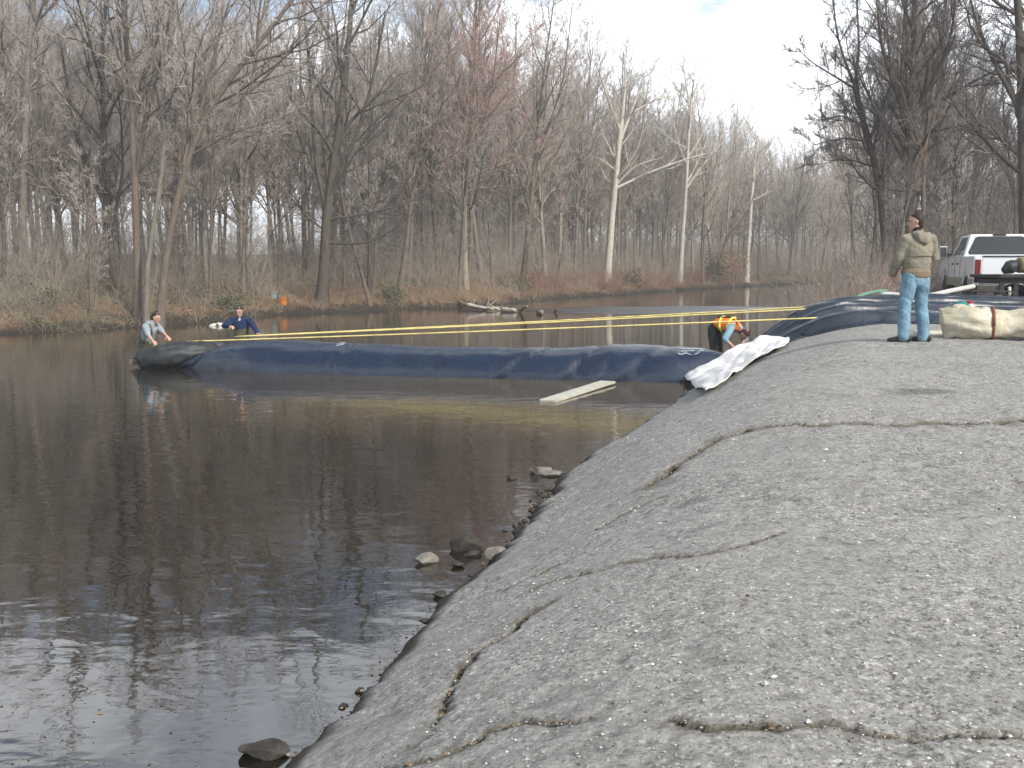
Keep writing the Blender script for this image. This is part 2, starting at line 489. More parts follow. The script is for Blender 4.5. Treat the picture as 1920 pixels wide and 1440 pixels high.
# a breeze-ruffled patch on the far reach
dx = t.math('DIVIDE', t.math('SUBTRACT', sep.outputs[0], 7.5), 7.5)
dy = t.math('DIVIDE', t.math('SUBTRACT', t.math('SUBTRACT', sep.outputs[1], 49.5), t.math('MULTIPLY', sep.outputs[0], .28)), 5.0)
rr = t.math('ADD', t.math('MULTIPLY', dx, dx), t.math('MULTIPLY', dy, dy))
nz_ = t.noise(v, .45, 3)
ruf = t.ramp(t.math('MULTIPLY', t.math('ADD', rr, t.math('MULTIPLY', nz_, .9)), .5), [(.42, 1.), (.75, 0.)])
w1 = t.noise(t.co((1, 1.6, 1)), 1.5, 2, .5, .6)
w2 = t.noise(t.co((1, 1.8, 1)), 6.5, 2, .5, .3)
w3 = t.noise(t.co((1, 1.3, 1)), 9.0, 3, .6)
calm = t.noise(v, .12, 2)
amp = t.ramp(calm, [(.35, .35), (.65, 1.)])
h = t.math('ADD', t.math('MULTIPLY', w1, .0065), t.math('MULTIPLY', t.math('MULTIPLY', w2, amp), .0016))
h = t.math('ADD', h, t.math('MULTIPLY', t.math('MULTIPLY', w3, ruf), .030))
t.bump(h, 1.0, 1.0)
# wavelets too small for the bump to carry show as a rougher sheen
t.l(t.math('ADD', t.math('MULTIPLY', ruf, .42), .025), t.b.inputs['Roughness'])
water_mat = t.m
me = np_mesh('river_water', np.array([(-700, -200, 0), (700, -200, 0), (700, 1200, 0), (-700, 1200, 0.)]), np.array([[0, 1, 2, 3]]), False)
tag(link('river_water', me, None, [water_mat]), kind='structure')
# drifting leaf specks
n = 1000
r_ = np.random.default_rng(14)
yy = 4.2 + 15 * r_.random(n) ** 1.6; xx = -.55 * yy - .5 + r_.random(n) * (shore_x(yy) + .55 * yy)
tag(scatter_bits('floating_leaves', leaf_mat, np.stack([xx, yy, np.zeros(n) + .002], -1), .0045, .2, 15), kind='stuff')
# ------------------------------------------------------------ trees
def bark(name, c, var=.3, tw=None):
    t = NT(name, .9, .1)
    v = t.co((1, 1, .35), 'Object')
    f = t.noise(v, 7, 5, .65)
    lo = tuple(x * (1 - var) for x in c); hi = tuple(x * (1 + var) for x in c)
    t.color(t.ramp(f, [(.3, lo), (.7, hi)]))
    t.bump(f, .6, .03)
    return t.m
BARK = {
 'grey': bark('bark_grey', (.17, .15, .128)), 'dark': bark('bark_dark', (.085, .072, .06)), 'brown': bark('bark_brown', (.14, .112, .09)),
 'pale': bark('bark_pale', (.27, .235, .19)), 'white': bark('bark_white', (.46, .43, .37), .25),
}
TWIG = {
 'grey': simple('twigs_grey', (.46, .412, .38), .9, .2, .6), 'dark': simple('twigs_dark', (.20, .178, .168), .9, .2, .6),
 'brown': simple('twigs_brown', (.45, .392, .345), .9, .2, .6), 'red': simple('twigs_red_buds', (.48, .33, .30), .9, .25, .6),
 'pale': simple('twigs_tan', (.55, .49, .42), .9, .2, .6),
}
def tubes(P, Rr, k):
    """P (N,P,3), Rr (N,P): tapered tubes with k sides"""
    N, n, _ = P.shape
    T = np.gradient(P, axis=1); T /= np.linalg.norm(T, axis=2, keepdims=True) + 1e-9
    ref = np.where(np.abs(T[:, :1, 2:3]) < .9, np.array([0, 0, 1.]), np.array([1., 0, 0]))
    Uv = np.cross(T, np.broadcast_to(ref, T.shape)); Uv /= np.linalg.norm(Uv, axis=2, keepdims=True) + 1e-9
    Wv = np.cross(T, Uv)
    a = np.arange(k) * 2 * math.pi / k
    V = P[:, :, None] + Rr[:, :, None, None] * (np.cos(a)[:, None] * Uv[:, :, None] + np.sin(a)[:, None] * Wv[:, :, None])
    i = np.arange(N * n * k).reshape(N, n, k)
    j = np.roll(i, -1, 2)
    F = np.stack([i[:, :-1], j[:, :-1], j[:, 1:], i[:, 1:]], -1).reshape(-1, 4)
    return V.reshape(-1, 3), F
class Geo:
    def __init__(s): s.V = []; s.F = []; s.M = []; s.n = 0
    def add(s, VF, m=0):
        V, F = VF
        s.V.append(V); s.F.append(F + s.n); s.M.append(np.full(len(F), m)); s.n += len(V)
    def mesh(s, name):
        f4 = [f for f in s.F if f.shape[1] == 4]; f3 = [f for f in s.F if f.shape[1] == 3]
        m = [mm for f, mm in zip(s.F, s.M) if f.shape[1] == 4] + [mm for f, mm in zip(s.F, s.M) if f.shape[1] == 3]
        Fs = ([np.concatenate(f4)] if f4 else []) + ([np.concatenate(f3)] if f3 else [])
        return np_mesh(name, np.concatenate(s.V), Fs, True, np.concatenate(m))
def interp_poly(P, t):
    """P (N,n,3), t (N,M) in 0..1 -> points and tangents (N,M,3)"""
    n = P.shape[1]; f = np.clip(t, 0, .999) * (n - 1); i = f.astype(int); w = (f - i)[..., None]
    a = np.take_along_axis(P, i[..., None].repeat(3, -1), 1); b = np.take_along_axis(P, (i + 1)[..., None].repeat(3, -1), 1)
    d = b - a
    return a * (1 - w) + b * w, d / (np.linalg.norm(d, axis=-1, keepdims=True) + 1e-9)
def children(r, P, L, Rd, M, t0, t1, ang, ratio, n, wander, trop, rfac, rmin, fall=.5):
    N = P.shape[0]
    t = t0 + (t1 - t0) * (np.arange(M)[None] + r.random((N, M))) / M
    pos, tan = interp_poly(P, t)
    rad = np.take_along_axis(Rd, np.clip((t * (P.shape[1] - 1)).astype(int), 0, P.shape[1] - 1), 1)
    az = r.random((N, 1)) * 6.28 + np.arange(M)[None] * 2.4 + r.normal(0, .5, (N, M))
    ref = np.where(np.abs(tan[..., 2:3]) < .9, np.array([0, 0, 1.]), np.array([1., 0, 0]))
    u = np.cross(tan, ref); u /= np.linalg.norm(u, axis=-1, keepdims=True) + 1e-9
    w = np.cross(tan, u)
    an = np.radians(r.normal(ang, 9, (N, M)))[..., None]
    d = np.cos(an) * tan + np.sin(an) * (np.cos(az)[..., None] * u + np.sin(az)[..., None] * w)
    Lc = (L[:, None] * ratio * (1 - fall * t) * r.uniform(.6, 1.25, (N, M))).reshape(-1)
    d = d.reshape(-1, 3); p = pos.reshape(-1, 3)
    r0 = np.maximum(np.minimum(rad.reshape(-1) * rfac, Lc * .028), rmin)
    pts = [p]
    for i in range(n - 1):
        d = d + r.normal(0, wander, d.shape) + np.array([0, 0, trop])
        d /= np.linalg.norm(d, axis=1, keepdims=True)
        p = p + d * (Lc / (n - 1))[:, None]
        pts.append(p)
    Q = np.stack(pts, 1)
    taper = np.linspace(1, .3, n)[None]
    return Q, Lc, np.maximum(r0[:, None] * taper, rmin * .7)
def smooth_path(pts, n):
    pts = np.asarray(pts, float)
    s = np.concatenate([[0], np.cumsum(np.linalg.norm(np.diff(pts, axis=0), axis=1))])
    u = np.linspace(0, s[-1], n)
    out = np.stack([np.interp(u, s, pts[:, i]) for i in range(3)], 1)
    k = out.copy()
    for _ in range(2):
        k[1:-1] = (k[:-2] + 2 * k[1:-1] + k[2:]) / 4
    return k, s[-1]
def grow(seed, stems, nlimb=14, dens=1.0, t0=.30, limb_ang=42, limb_ratio=.42, trop=.10, twig_r=.0055, fine=True, forks=()):
    """stems / forks: (points, r0, r1). The stems carry the trunk mesh; crowns sprout from both."""
    r = np.random.default_rng(seed)
    trunk, crown = Geo(), Geo()
    n = 12
    for k, (pts, r0, r1) in enumerate(list(stems) + list(forks)):
        P, L = smooth_path(pts, n)
        P = P + np.concatenate([np.zeros((1, 3)), np.cumsum(r.normal(0, .012 * L / n, (n - 1, 3)), 0)]) * np.array([1, 1, .2])
        isf = k >= len(stems)
        rr = r0 + (r1 - r0) * np.linspace(0, 1, n) ** .8
        if not isf: rr[0] *= 1.35; rr[1] *= 1.06
        (trunk).add(tubes(P[None], rr[None], 8))
        m = max(4, int(nlimb * (1 if not isf else .75)))
        a0 = t0 if not isf else .12
        L1P, L1L, L1R = children(r, P[None], np.array([L if not isf else max(L, 4.)]), rr[None], m, a0, .99, limb_ang, limb_ratio, 6, .10, trop, .55, .014, .45)
        crown.add(tubes(L1P, L1R, 5), 0)
        # the stem's own tip carries twigs as well
        L2P, L2L, L2R = children(r, L1P, L1L, L1R, max(3, int(8 * dens)), .12, 1.0, 38, .46, 5, .12, trop * .8, .6, .009, .4)
        crown.add(tubes(L2P, L2R, 4), 0)
        L3P, L3L, L3R = children(r, L2P, L2L, L2R, max(3, int(7 * dens)), .1, 1.0, 36, .52, 4, .14, trop * .7, .6, twig_r * 1.1, .4)
        crown.add(tubes(L3P, L3R, 3), 1)
        if fine:
            L4P, L4L, L4R = children(r, L3P, L3L, L3R, max(3, int(4.5 * dens)), .1, 1.0, 36, .6, 3, .16, trop * .5, .7, twig_r, .35)
            crown.add(tubes(L4P, L4R, 3), 1)
    return trunk.mesh('trunk'), crown.mesh('crown')
def put_tree(name, tm, cm, loc, rz, s, bk, tw, label, group=None, cat='tree'):
    o = empty(name, loc, rz); o.scale = (s, s, s)
    tag(o, label, cat, group)
    for nm, m, ms in (('trunk', tm, (bk,)), ('crown', cm, (bk, tw))):
        c = bpy.data.objects.new(nm, m); col.objects.link(c); c.parent = o
        while len(m.materials) < len(ms): m.materials.append(ms[len(m.materials)])
        for i, mt in enumerate(ms):
            c.material_slots[i].link = 'OBJECT'; c.material_slots[i].material = mt
    return o

# traced trees: paths in photograph pixels at one distance, turned into real points with some depth of their own
def traced(name, seed, Y, stem, r0, r1, forks, bk, tw, label, group=None, side=None, **kw):
    r = np.random.default_rng(seed)
    bx = at(stem[0][0], 500, Y).x
    base = Vector((bx, Y, tz1(bx, Y) - .15))
    def path(pp, first=None, spread=0.0):
        out = []
        k = r.uniform(-1, 1) * spread
        for i, (px, py) in enumerate(pp):
            p = at(px, py, Y + k * i)
            out.append(tuple(p - base))
        if first is not None: out[0] = first
        return out
    st = [(path(stem, (0, 0, 0)), r0, r1)]
    fk = [(path(f, None, .45), f_r, f_r * .28) for f, f_r in forks]
    tm, cm = grow(seed, st, forks=fk, **kw)
    return put_tree(name, tm, cm, base, 0, 1, BARK[bk], TWIG[tw], label, group)

T = traced
T('bare_tree', 101, 41, [(45, 520), (40, 400), (48, 200), (58, 60), (70, -60), (85, -170)], .21, .08,
  [([(57, 70), (80, 10), (100, -60)], .07), ([(52, 170), (110, 150), (190, 110), (250, 60)], .05)], 'grey', 'grey',
  'tall straight grey trunk at the left edge of the woods, forking near its top', nlimb=12, t0=.5, dens=.95)
T('bare_tree', 102, 40, [(212, 530), (206, 440), (197, 300), (186, 160), (190, 40), (200, -90)], .15, .06,
  [([(208, 430), (232, 330), (228, 230), (215, 120)], .08), ([(190, 200), (160, 110), (150, 20)], .06)], 'dark', 'brown',
  'dark tree with a swollen base and low fork, left of the tall double trunk', nlimb=12, t0=.45)
T('bare_tree', 103, 37.6, [(256, 560), (254, 350), (247, 200), (232, 40), (222, -110)], .165, .07,
  [([(254, 330), (285, 180), (318, 30), (345, -80)], .085), ([(247, 200), (290, 100), (310, 0)], .05)], 'brown', 'grey',
  'tall brown tree standing upright just left of the leaning grey tree at the shore', nlimb=11, t0=.5)
T('leaning_tree', 104, 36.6, [(292, 570), (315, 420), (345, 310), (377, 210), (450, 120), (540, 12), (600, -80)], .17, .06,
  [([(345, 310), (362, 210), (360, 120), (402, 10)], .09), ([(377, 205), (395, 130), (432, -10)], .075), ([(360, 290), (430, 250), (520, 225)], .05)], 'brown', 'grey',
  'brown grey tree leaning far to the right from the muddy shore behind the grey-shirted wader', nlimb=11, t0=.45)
T('bare_tree', 105, 36.9, [(270, 570), (272, 480), (298, 380), (312, 200), (300, 40), (290, -60)], .11, .05, [], 'grey', 'grey',
  'slimmer grey stem rising from beside the foot of the leaning tree', nlimb=10, t0=.45)
T('bare_tree', 106, 45, [(388, 530), (374, 400), (392, 300), (390, 180), (420, 0), (430, -80)], .12, .05,
  [([(385, 320), (450, 230), (470, 120)], .06)], 'grey', 'brown', 'thin crooked grey tree behind the wader in the navy jacket, to his left', nlimb=11, t0=.4)
T('bare_tree', 107, 47, [(455, 530), (462, 300), (470, 150), (500, -20), (510, -90)], .14, .05, [([(463, 300), (500, 180), (540, 80)], .06)], 'grey', 'grey',
  'grey upright tree directly behind the wader in the navy jacket', nlimb=12, t0=.4)
T('bare_tree', 108, 49.5, [(600, 530), (610, 440), (612, 380), (625, 300), (640, 200), (652, 80), (660, -50)], .30, .10,
  [([(612, 400), (590, 300), (585, 150), (570, 0)], .13), ([(612, 380), (660, 280), (700, 150), (722, 20)], .14), ([(611, 412), (680, 402), (750, 385), (800, 362)], .085),
   ([(608, 455), (690, 458), (745, 425), (785, 390)], .08), ([(614, 370), (640, 330), (692, 250), (765, 180)], .09), ([(616, 340), (600, 240), (640, 90), (650, 0)], .09), ([(612, 360), (560, 260), (540, 130)], .08)],
  'dark', 'dark', 'big dark spreading tree with drooping low limbs reaching right over the bank', nlimb=10, t0=.45, dens=.95, trop=.08)
T('leaning_tree', 109, 51, [(694, 545), (672, 490), (655, 440), (640, 370), (628, 290), (630, 200)], .10, .04, [], 'brown', 'brown',
  'small brown tree leaning left beside the big dark tree', nlimb=9, t0=.4)
T('bare_tree', 110, 60, [(872, 530), (868, 300), (878, 180), (893, 20), (900, -80)], .2, .07,
  [([(870, 335), (940, 308), (1012, 282)], .07), ([(884, 185), (925, 150), (968, 115)], .07), ([(880, 210), (940, 140), (1000, 55)], .07), ([(870, 300), (840, 180), (810, 60)], .06)],
  'pale', 'red', 'tall tan tree with pale limbs slanting right and reddish buds, mid bank', nlimb=13, t0=.4)
T('sycamore_tree', 111, 84, [(1138, 510), (1150, 380), (1160, 300), (1165, 235)], .34, .2,
  [([(1165, 250), (1142, 190), (1128, 150), (1122, 130)], .17), ([(1165, 240), (1172, 150), (1170, 100)], .18), ([(1163, 262), (1187, 200), (1202, 160), (1208, 135)], .18),
   ([(1157, 352), (1220, 322), (1290, 296), (1345, 284)], .14), ([(1157, 345), (1190, 311), (1245, 294)], .11), ([(1156, 322), (1130, 300), (1100, 291)], .11), ([(1180, 215), (1230, 185), (1260, 180)], .1)],
  'white', 'brown', 'white-barked sycamore with long arching limbs, largest of the pale trees downstream', nlimb=7, t0=.6, dens=.85, twig_r=.008)
T('sycamore_tree', 112, 98, [(1275, 500), (1285, 370), (1292, 260), (1294, 200), (1302, 150)], .28, .09,
  [([(1288, 352), (1322, 302), (1376, 244)], .12), ([(1293, 200), (1285, 150), (1280, 110)], .1)], 'white', 'grey',
  'slim white-barked tree with one straight limb rising right, middle of three pale trees downstream', nlimb=9, t0=.5, dens=.85, twig_r=.009)
T('sycamore_tree', 113, 116, [(1400, 500), (1406, 400), (1412, 320), (1421, 255)], .3, .14,
  [([(1412, 332), (1447, 297)], .1), ([(1409, 377), (1440, 362), (1468, 350)], .1), ([(1414, 310), (1440, 270)], .08)], 'white', 'brown',
  'white-barked snag-like tree with short bright limbs, farthest right of the pale trees downstream', nlimb=7, t0=.6, dens=.85, twig_r=.010)
T('leaning_tree', 114, 108, [(1338, 515), (1362, 448), (1385, 421), (1405, 392)], .18, .1, [], 'brown', 'brown',
  'dark trunk leaning out to the right over the water beside orange leaves', nlimb=6, t0=.5, dens=.8, twig_r=.008)
# right bank
T('bare_tree', 121, 38, [(1668, 520), (1655, 385), (1641, 300), (1618, 230), (1603, 160)], .16, .11,
  [([(1603, 166), (1560, 140), (1520, 116), (1492, 88)], .05), ([(1603, 160), (1582, 110), (1566, 50), (1560, -40)], .065), ([(1603, 162), (1611, 100), (1606, 0), (1612, -70)], .065),
   ([(1630, 266), (1580, 258), (1525, 272)], .05), ([(1622, 240), (1580, 215), (1540, 225)], .05), ([(1645, 315), (1600, 300), (1550, 300)], .05)], 'dark', 'dark',
  'dark tree curving left over the river from the right bank, behind the standing man', nlimb=9, t0=.4, dens=1.15)
T('bare_tree', 122, 36, [(1706, 520), (1706, 300), (1705, 200), (1715, 60), (1718, -80)], .16, .06,
  [([(1705, 226), (1680, 180), (1650, 80), (1640, -30)], .08), ([(1710, 222), (1800, 166), (1870, 130), (1935, 104)], .08), ([(1712, 216), (1760, 130), (1786, 60), (1792, -40)], .08)], 'dark', 'dark',
  'dark forking tree rising straight above the head of the standing man', nlimb=11, t0=.42)
T('bare_tree', 123, 40, [(1738, 520), (1730, 330), (1742, 200), (1766, 100), (1776, -10)], .12, .05, [([(1732, 300), (1700, 200), (1690, 90)], .06)], 'brown', 'dark',
  'slender brown tree just right of the forking tree above the standing man', nlimb=12, t0=.4)
T('bare_tree', 124, 34, [(1930, 520), (1920, 250), (1913, 50), (1900, -90)], .24, .1,
  [([(1918, 220), (1870, 130), (1830, 50), (1810, -40)], .1), ([(1916, 160), (1940, 60), (1960, -20)], .08), ([(1922, 300), (1860, 250), (1810, 215)], .07)], 'dark', 'dark',
  'thick dark trunk at the right edge behind the white pickup', nlimb=12, t0=.35)

# the rest of the woods: a few grown trees, then copies of them
PROTO = []
for k in range(8):
    r_ = np.random.default_rng(300 + k)
    H = r_.uniform(16.5, 19.5)
    lean = r_.normal(0, .05, 2)
    p = [(0, 0, 0), (lean[0] * H * .3 + r_.normal(0, .1), lean[1] * H * .3, H * .3), (lean[0] * H * .6 + r_.normal(0, .25), lean[1] * H * .6, H * .62), (lean[0] * H + r_.normal(0, .4), lean[1] * H, H)]
    fk = []
    for q in range(1 + k % 3):
        h0 = H * r_.uniform(.28, .5); a = r_.uniform(0, 6.28); sp = r_.uniform(1.6, 3.2)
        b0 = np.array([np.interp(h0, [x[2] for x in p], [x[0] for x in p]), np.interp(h0, [x[2] for x in p], [x[1] for x in p]), h0])
        e = b0 + np.array([math.cos(a) * sp, math.sin(a) * sp, (H - h0) * r_.uniform(.75, .95)])
        m = (b0 + e) / 2 + np.array([math.cos(a) * sp * .25, math.sin(a) * sp * .25, -.3])
        fk.append(([tuple(b0), tuple(m), tuple(e)], .085, .025))
    PROTO.append(grow(300 + k, [(p, r_.uniform(.13, .21), .035)], nlimb=15, t0=.24, dens=1.0, forks=fk, limb_ratio=.34, limb_ang=40, twig_r=.0075))
SAP = []
for k in range(4):
    r_ = np.random.default_rng(400 + k)
    H = r_.uniform(6, 8.5)
    p = [(0, 0, 0), (r_.normal(0, .2), r_.normal(0, .2), H * .5), (r_.normal(0, .6), r_.normal(0, .6), H)]
    SAP.append(grow(400 + k, [(p, .055, .015)], nlimb=12, t0=.2, dens=.9, limb_ratio=.32, limb_ang=36, twig_r=.006))

placed = []
def scatter_trees(n, region, spacing, seed, maxtry=9000):
    r = np.random.default_rng(seed); out = []
    for _ in range(maxtry):
        if len(out) >= n: break
        x, y = region(r)
        sp = spacing(x, y)
        if all((x - a) ** 2 + (y - b) ** 2 > sp * sp for a, b in placed):
            placed.append((x, y)); out.append((x, y))
    return out
def left_region(y0, y1, d0, d1):
    def f(r):
        while True:
            y = r.uniform(y0, y1); x = r.uniform(-.62 * y - 2, .56 * y)
            d = float(left_d(np.array([x]), np.array([y]))[0])
            if d0 < d < d1: return x, y
    return f
def right_region(y0, y1, d0, d1):
    def f(r):
        while True:
            y = r.uniform(y0, y1); x = r.uniform(.1 * y, .62 * y + 1)
            d = float(right_d(np.array([x]), np.array([y]))[0])
            if y < 36 and d > 2.6: continue          # the lot where the pickup stands is clear
            if d0 < d < d1: return x, y
    return f
def plant(spots, seed, smin, smax, tints, label, group, protos=PROTO, name='bare_tree'):
    r = np.random.default_rng(seed)
    for x, y in spots:
        tm, cm = protos[r.integers(len(protos))]
        bk, tw = tints[r.integers(len(tints))]
        s_ = r.uniform(smin, smax)
        if x < .2 * y and protos is PROTO: s_ = min(s_, (.265 * y + r.uniform(-.5, 1.5)) / 17.5)   # younger growth towards the water
        lb, gp = label, group
        if group in (GL, GS):
            px = 960 + 1870 * x / y; near = float(left_d(np.array([x]), np.array([y]))[0]) < 9
            zn = next(t_ for lim, t_ in ZONES if px < lim)
            kd = 'bare sapling' if group == GS else ('bare tree near the water' if near else 'bare tree deep in the woods')
            lb, gp = kd + ' ' + zn, kd + ' ' + zn
        put_tree(name, tm, cm, (x, y, tz1(x, y) - .12), r.uniform(0, 6.28), s_, BARK[bk], TWIG[tw], lb, gp)
GL = 'trees in the woods across the river'
GS = 'saplings across the river'
ZONES = [(150, 'around the tall trunk at the left edge'), (300, 'between the low-forked and the leaning tree'), (455, 'right behind the leaning tree'),
         (610, 'left of the big dark tree'), (760, 'just right of the big dark tree'), (900, 'around the tan red-budded tree'),
         (1130, 'between the tan tree and largest sycamore'), (1300, 'just right of the largest sycamore'), (9999, 'beyond the slim middle sycamore')]
mixL = [('grey', 'grey'), ('brown', 'brown'), ('grey', 'brown'), ('pale', 'grey'), ('dark', 'grey'), ('brown', 'grey')]
mixM = [('grey', 'grey'), ('brown', 'brown'), ('pale', 'brown'), ('brown', 'red'), ('grey', 'brown')]
mixF = [('pale', 'pale'), ('brown', 'pale'), ('pale', 'brown'), ('grey', 'pale')]
mixR = [('dark', 'dark'), ('brown', 'dark'), ('dark', 'grey'), ('grey', 'dark')]
plant(scatter_trees(34, left_region(33, 56, 2.2, 22), lambda x, y: 2.0, 1), 2, .56, .74, mixL, 'bare slender tree in the crowded grey woods across the river', GL)
plant(scatter_trees(40, left_region(48, 90, 6, 36), lambda x, y: 2.0, 1), 2, .74, .98, mixL, 'bare slender tree in the crowded grey woods across the river', GL)
plant(scatter_trees(62, left_region(56, 116, 2.0, 32), lambda x, y: 2.4, 3), 4, .85, 1.1, mixM, 'bare slender tree in the crowded grey woods across the river', GL)
plant(scatter_trees(52, left_region(95, 185, 1.5, 34), lambda x, y: 3.2, 5), 6, .9, 1.15, mixF, 'pale bare tree in the sunlit woods at the far bend of the river', 'trees at the far bend')
plant(scatter_trees(26, right_region(34, 80, 2.5, 22), lambda x, y: 2.4, 7), 8, .72, 1.05, mixR, 'dark bare tree in the thicket beyond the standing man and the pickup', 'dark trees on the right bank')
plant(scatter_trees(14, right_region(75, 150, 1.0, 16), lambda x, y: 3.0, 17), 18, .95, 1.2, mixF, 'bare tree lining the right bank far downstream', 'trees far down the right bank')
plant(scatter_trees(46, left_region(34, 100, 1.2, 18), lambda x, y: 1.2, 9), 10, .7, 1.15, mixL, 'thin bare sapling among the trees across the river', 'saplings across the river', SAP, 'sapling')
plant(scatter_trees(22, right_region(30, 60, 1.2, 12), lambda x, y: 1.2, 11), 12, .7, 1.1, mixR, 'thin dark sapling in the thicket on the right bank', 'saplings on the right bank', SAP, 'sapling')


def woods_mass(name, spots_, seed, smin, smax):
    # the wood behind the first rows reads as one mass: grown trees set out on points
    r = np.random.default_rng(seed)
    P = np.array([(x, y, tz1(x, y) - .2) for x, y in spots_])
    me = bpy.data.meshes.new(name); me.from_pydata([tuple(p) for p in P], [], [])
    a = me.attributes.new('size', 'FLOAT', 'POINT'); a.data.foreach_set('value', r.uniform(smin, smax, len(P)).astype(np.float32))
    a = me.attributes.new('turn', 'FLOAT_VECTOR', 'POINT'); a.data.foreach_set('vector', np.stack([np.zeros(len(P)), np.zeros(len(P)), r.uniform(0, 6.28, len(P))], 1).astype(np.float32).ravel())
    o = link(name, me); tag(o, kind='stuff')
    ng = bpy.data.node_groups.new(name, 'GeometryNodeTree')
    ng.interface.new_socket('Geometry', in_out='INPUT', socket_type='NodeSocketGeometry')
    ng.interface.new_socket('Geometry', in_out='OUTPUT', socket_type='NodeSocketGeometry')
    N = ng.nodes.new; Lk = ng.links.new
    gi, go = N('NodeGroupInput'), N('NodeGroupOutput')
    jn = N('GeometryNodeGeometryToInstance')
    for ob in WOOD_SRC:
        oi = N('GeometryNodeObjectInfo'); oi.inputs['Object'].default_value = ob; oi.transform_space = 'ORIGINAL'
        Lk(oi.outputs['Geometry'], jn.inputs[0])
    ip = N('GeometryNodeInstanceOnPoints'); ip.inputs['Pick Instance'].default_value = True
    at_ = N('GeometryNodeInputNamedAttribute'); at_.data_type = 'FLOAT'; at_.inputs['Name'].default_value = 'size'
    ar = N('GeometryNodeInputNamedAttribute'); ar.data_type = 'FLOAT_VECTOR'; ar.inputs['Name'].default_value = 'turn'
    Lk(gi.outputs[0], ip.inputs['Points']); Lk(jn.outputs[0], ip.inputs['Instance'])
    Lk(at_.outputs['Attribute'], ip.inputs['Scale']); Lk(ar.outputs['Attribute'], ip.inputs['Rotation'])
    Lk(ip.outputs[0], go.inputs[0])
    o.modifiers.new('woods', 'NODES').node_group = ng
    return o
def joined_tree(k):
    # one mesh with trunk and crown, for the mass only
    tm, cm = PROTO[k]
    def arr(m):
        v = np.empty(len(m.vertices) * 3, np.float32); m.vertices.foreach_get('co', v)
        f = np.empty(len(m.loops), np.int32); m.loops.foreach_get('vertex_index', f)
        mi = np.empty(len(m.polygons), np.int32); m.polygons.foreach_get('material_index', mi)
        return v.reshape(-1, 3), f.reshape(-1, 4), mi
    a, b = arr(tm), arr(cm)
    return np_mesh('wood', np.concatenate([a[0], b[0]]), np.concatenate([a[1], b[1] + len(a[0])]), True, np.concatenate([a[2], b[2]]))
WOOD_SRC = []
for k_, (bk_, tw_) in zip((0, 2, 5), (('grey', 'grey'), ('brown', 'brown'), ('brown', 'pale'))):
    x_, y_ = ((-34, 72), (-10, 96), (20, 128))[len(WOOD_SRC)]
    o_ = link('distant_wood', joined_tree(k_), None, [BARK[bk_], TWIG[tw_]]); tag(o_, kind='stuff')
    o_.location = (x_, y_, tz1(x_, y_) - .2)
    WOOD_SRC.append(o_)
def spots(region, n, seed):
    r = np.random.default_rng(seed)
    return [region(r) for _ in range(n)]
woods_mass('distant_wood', spots(left_region(60, 190, 28, 75), 120, 41), 42, .78, 1.02)
woods_mass('distant_wood', spots(left_region(125, 260, 2, 60), 90, 43), 44, .85, 1.1)
woods_mass('distant_wood', spots(right_region(45, 170, 18, 50), 70, 45), 46, .6, .95)
# ------------------------------------------------------------ undergrowth
def brush_cloud(name, spots, seed, hmin, hmax, mats, stems=10, spread=.5, curve=.5, rad=.006, twigs=5):
    r = np.random.default_rng(seed); g = Geo()
    S = np.asarray(spots); n = len(S) * stems
    b = np.repeat(S, stems, 0) + r.normal(0, spread * .6, (n, 2))
    z0 = tz(b[:, 0], b[:, 1]) - .05
    L = np.repeat(r.uniform(hmin, hmax, len(S)), stems) * r.uniform(.5, 1.1, n)
    d = np.stack([r.normal(0, curve, n), r.normal(0, curve, n), np.ones(n)], 1); d /= np.linalg.norm(d, axis=1, keepdims=True)
    p = np.stack([b[:, 0], b[:, 1], z0], 1); pts = [p]
    bend = r.normal(0, .22, (n, 3)) * np.array([1, 1, .4])
    for i in range(4):
        d = d + bend + r.normal(0, .08, d.shape); d /= np.linalg.norm(d, axis=1, keepdims=True)
        p = p + d * (L / 4)[:, None]; pts.append(p)
    P = np.stack(pts, 1); Rr = (rad * r.uniform(.6, 1.5, n))[:, None] * np.linspace(1, .4, 5)[None]
    g.add(tubes(P, Rr, 3), 0)
    if twigs:
        Q, QL, QR = children(r, P, L, Rr, twigs, .15, 1., 38, .42, 3, .16, .03, .8, rad * .6, .4)
        g.add(tubes(Q, QR, 3), 1 if len(mats) > 1 else 0)
    return tag(link(name, g.mesh(name), None, mats), kind='stuff')
def spots(region, n, seed):
    r = np.random.default_rng(seed)
    return [region(r) for _ in range(n)]
m_gb = simple('brush_grey', (.30, .265, .228), .95, .3, .5)
m_tan = simple('brush_tan', (.34, .27, .18), .95, .3, .5)
m_red = simple('brush_red', (.27, .15, .11), .95, .25, .5)
m_dk = simple('brush_dark', (.15, .13, .11), .95, .3, .5)
m_ol = simple('brush_olive', (.17, .165, .085), .95, .3, .5)
brush_cloud('undergrowth', spots(left_region(33, 80, 1.6, 22), 620, 21), 22, .8, 2.6, (m_gb, m_tan), 7)
brush_cloud('undergrowth', spots(left_region(60, 150, .8, 16), 620, 23), 24, 1.0, 3.2, (m_tan, m_gb), 7, rad=.010)
brush_cloud('undergrowth', spots(left_region(66, 112, .6, 4.5), 230, 25), 26, .8, 2.0, (m_red, m_red), 9, rad=.009)
brush_cloud('undergrowth', spots(left_region(44, 62, .4, 3.0), 120, 27), 28, .4, 1.0, (m_red, m_tan), 9)
brush_cloud('undergrowth', spots(lambda r: (r.uniform(-22, -14.5), r.uniform(33.6, 39)), 130, 29), 30, .5, 1.3, (m_ol, m_gb), 12)
brush_cloud('undergrowth', spots(left_region(38, 110, 4, 45), 420, 51), 52, 2.5, 7.0, (m_gb, m_gb), 4, .8, .25, .010, 9)
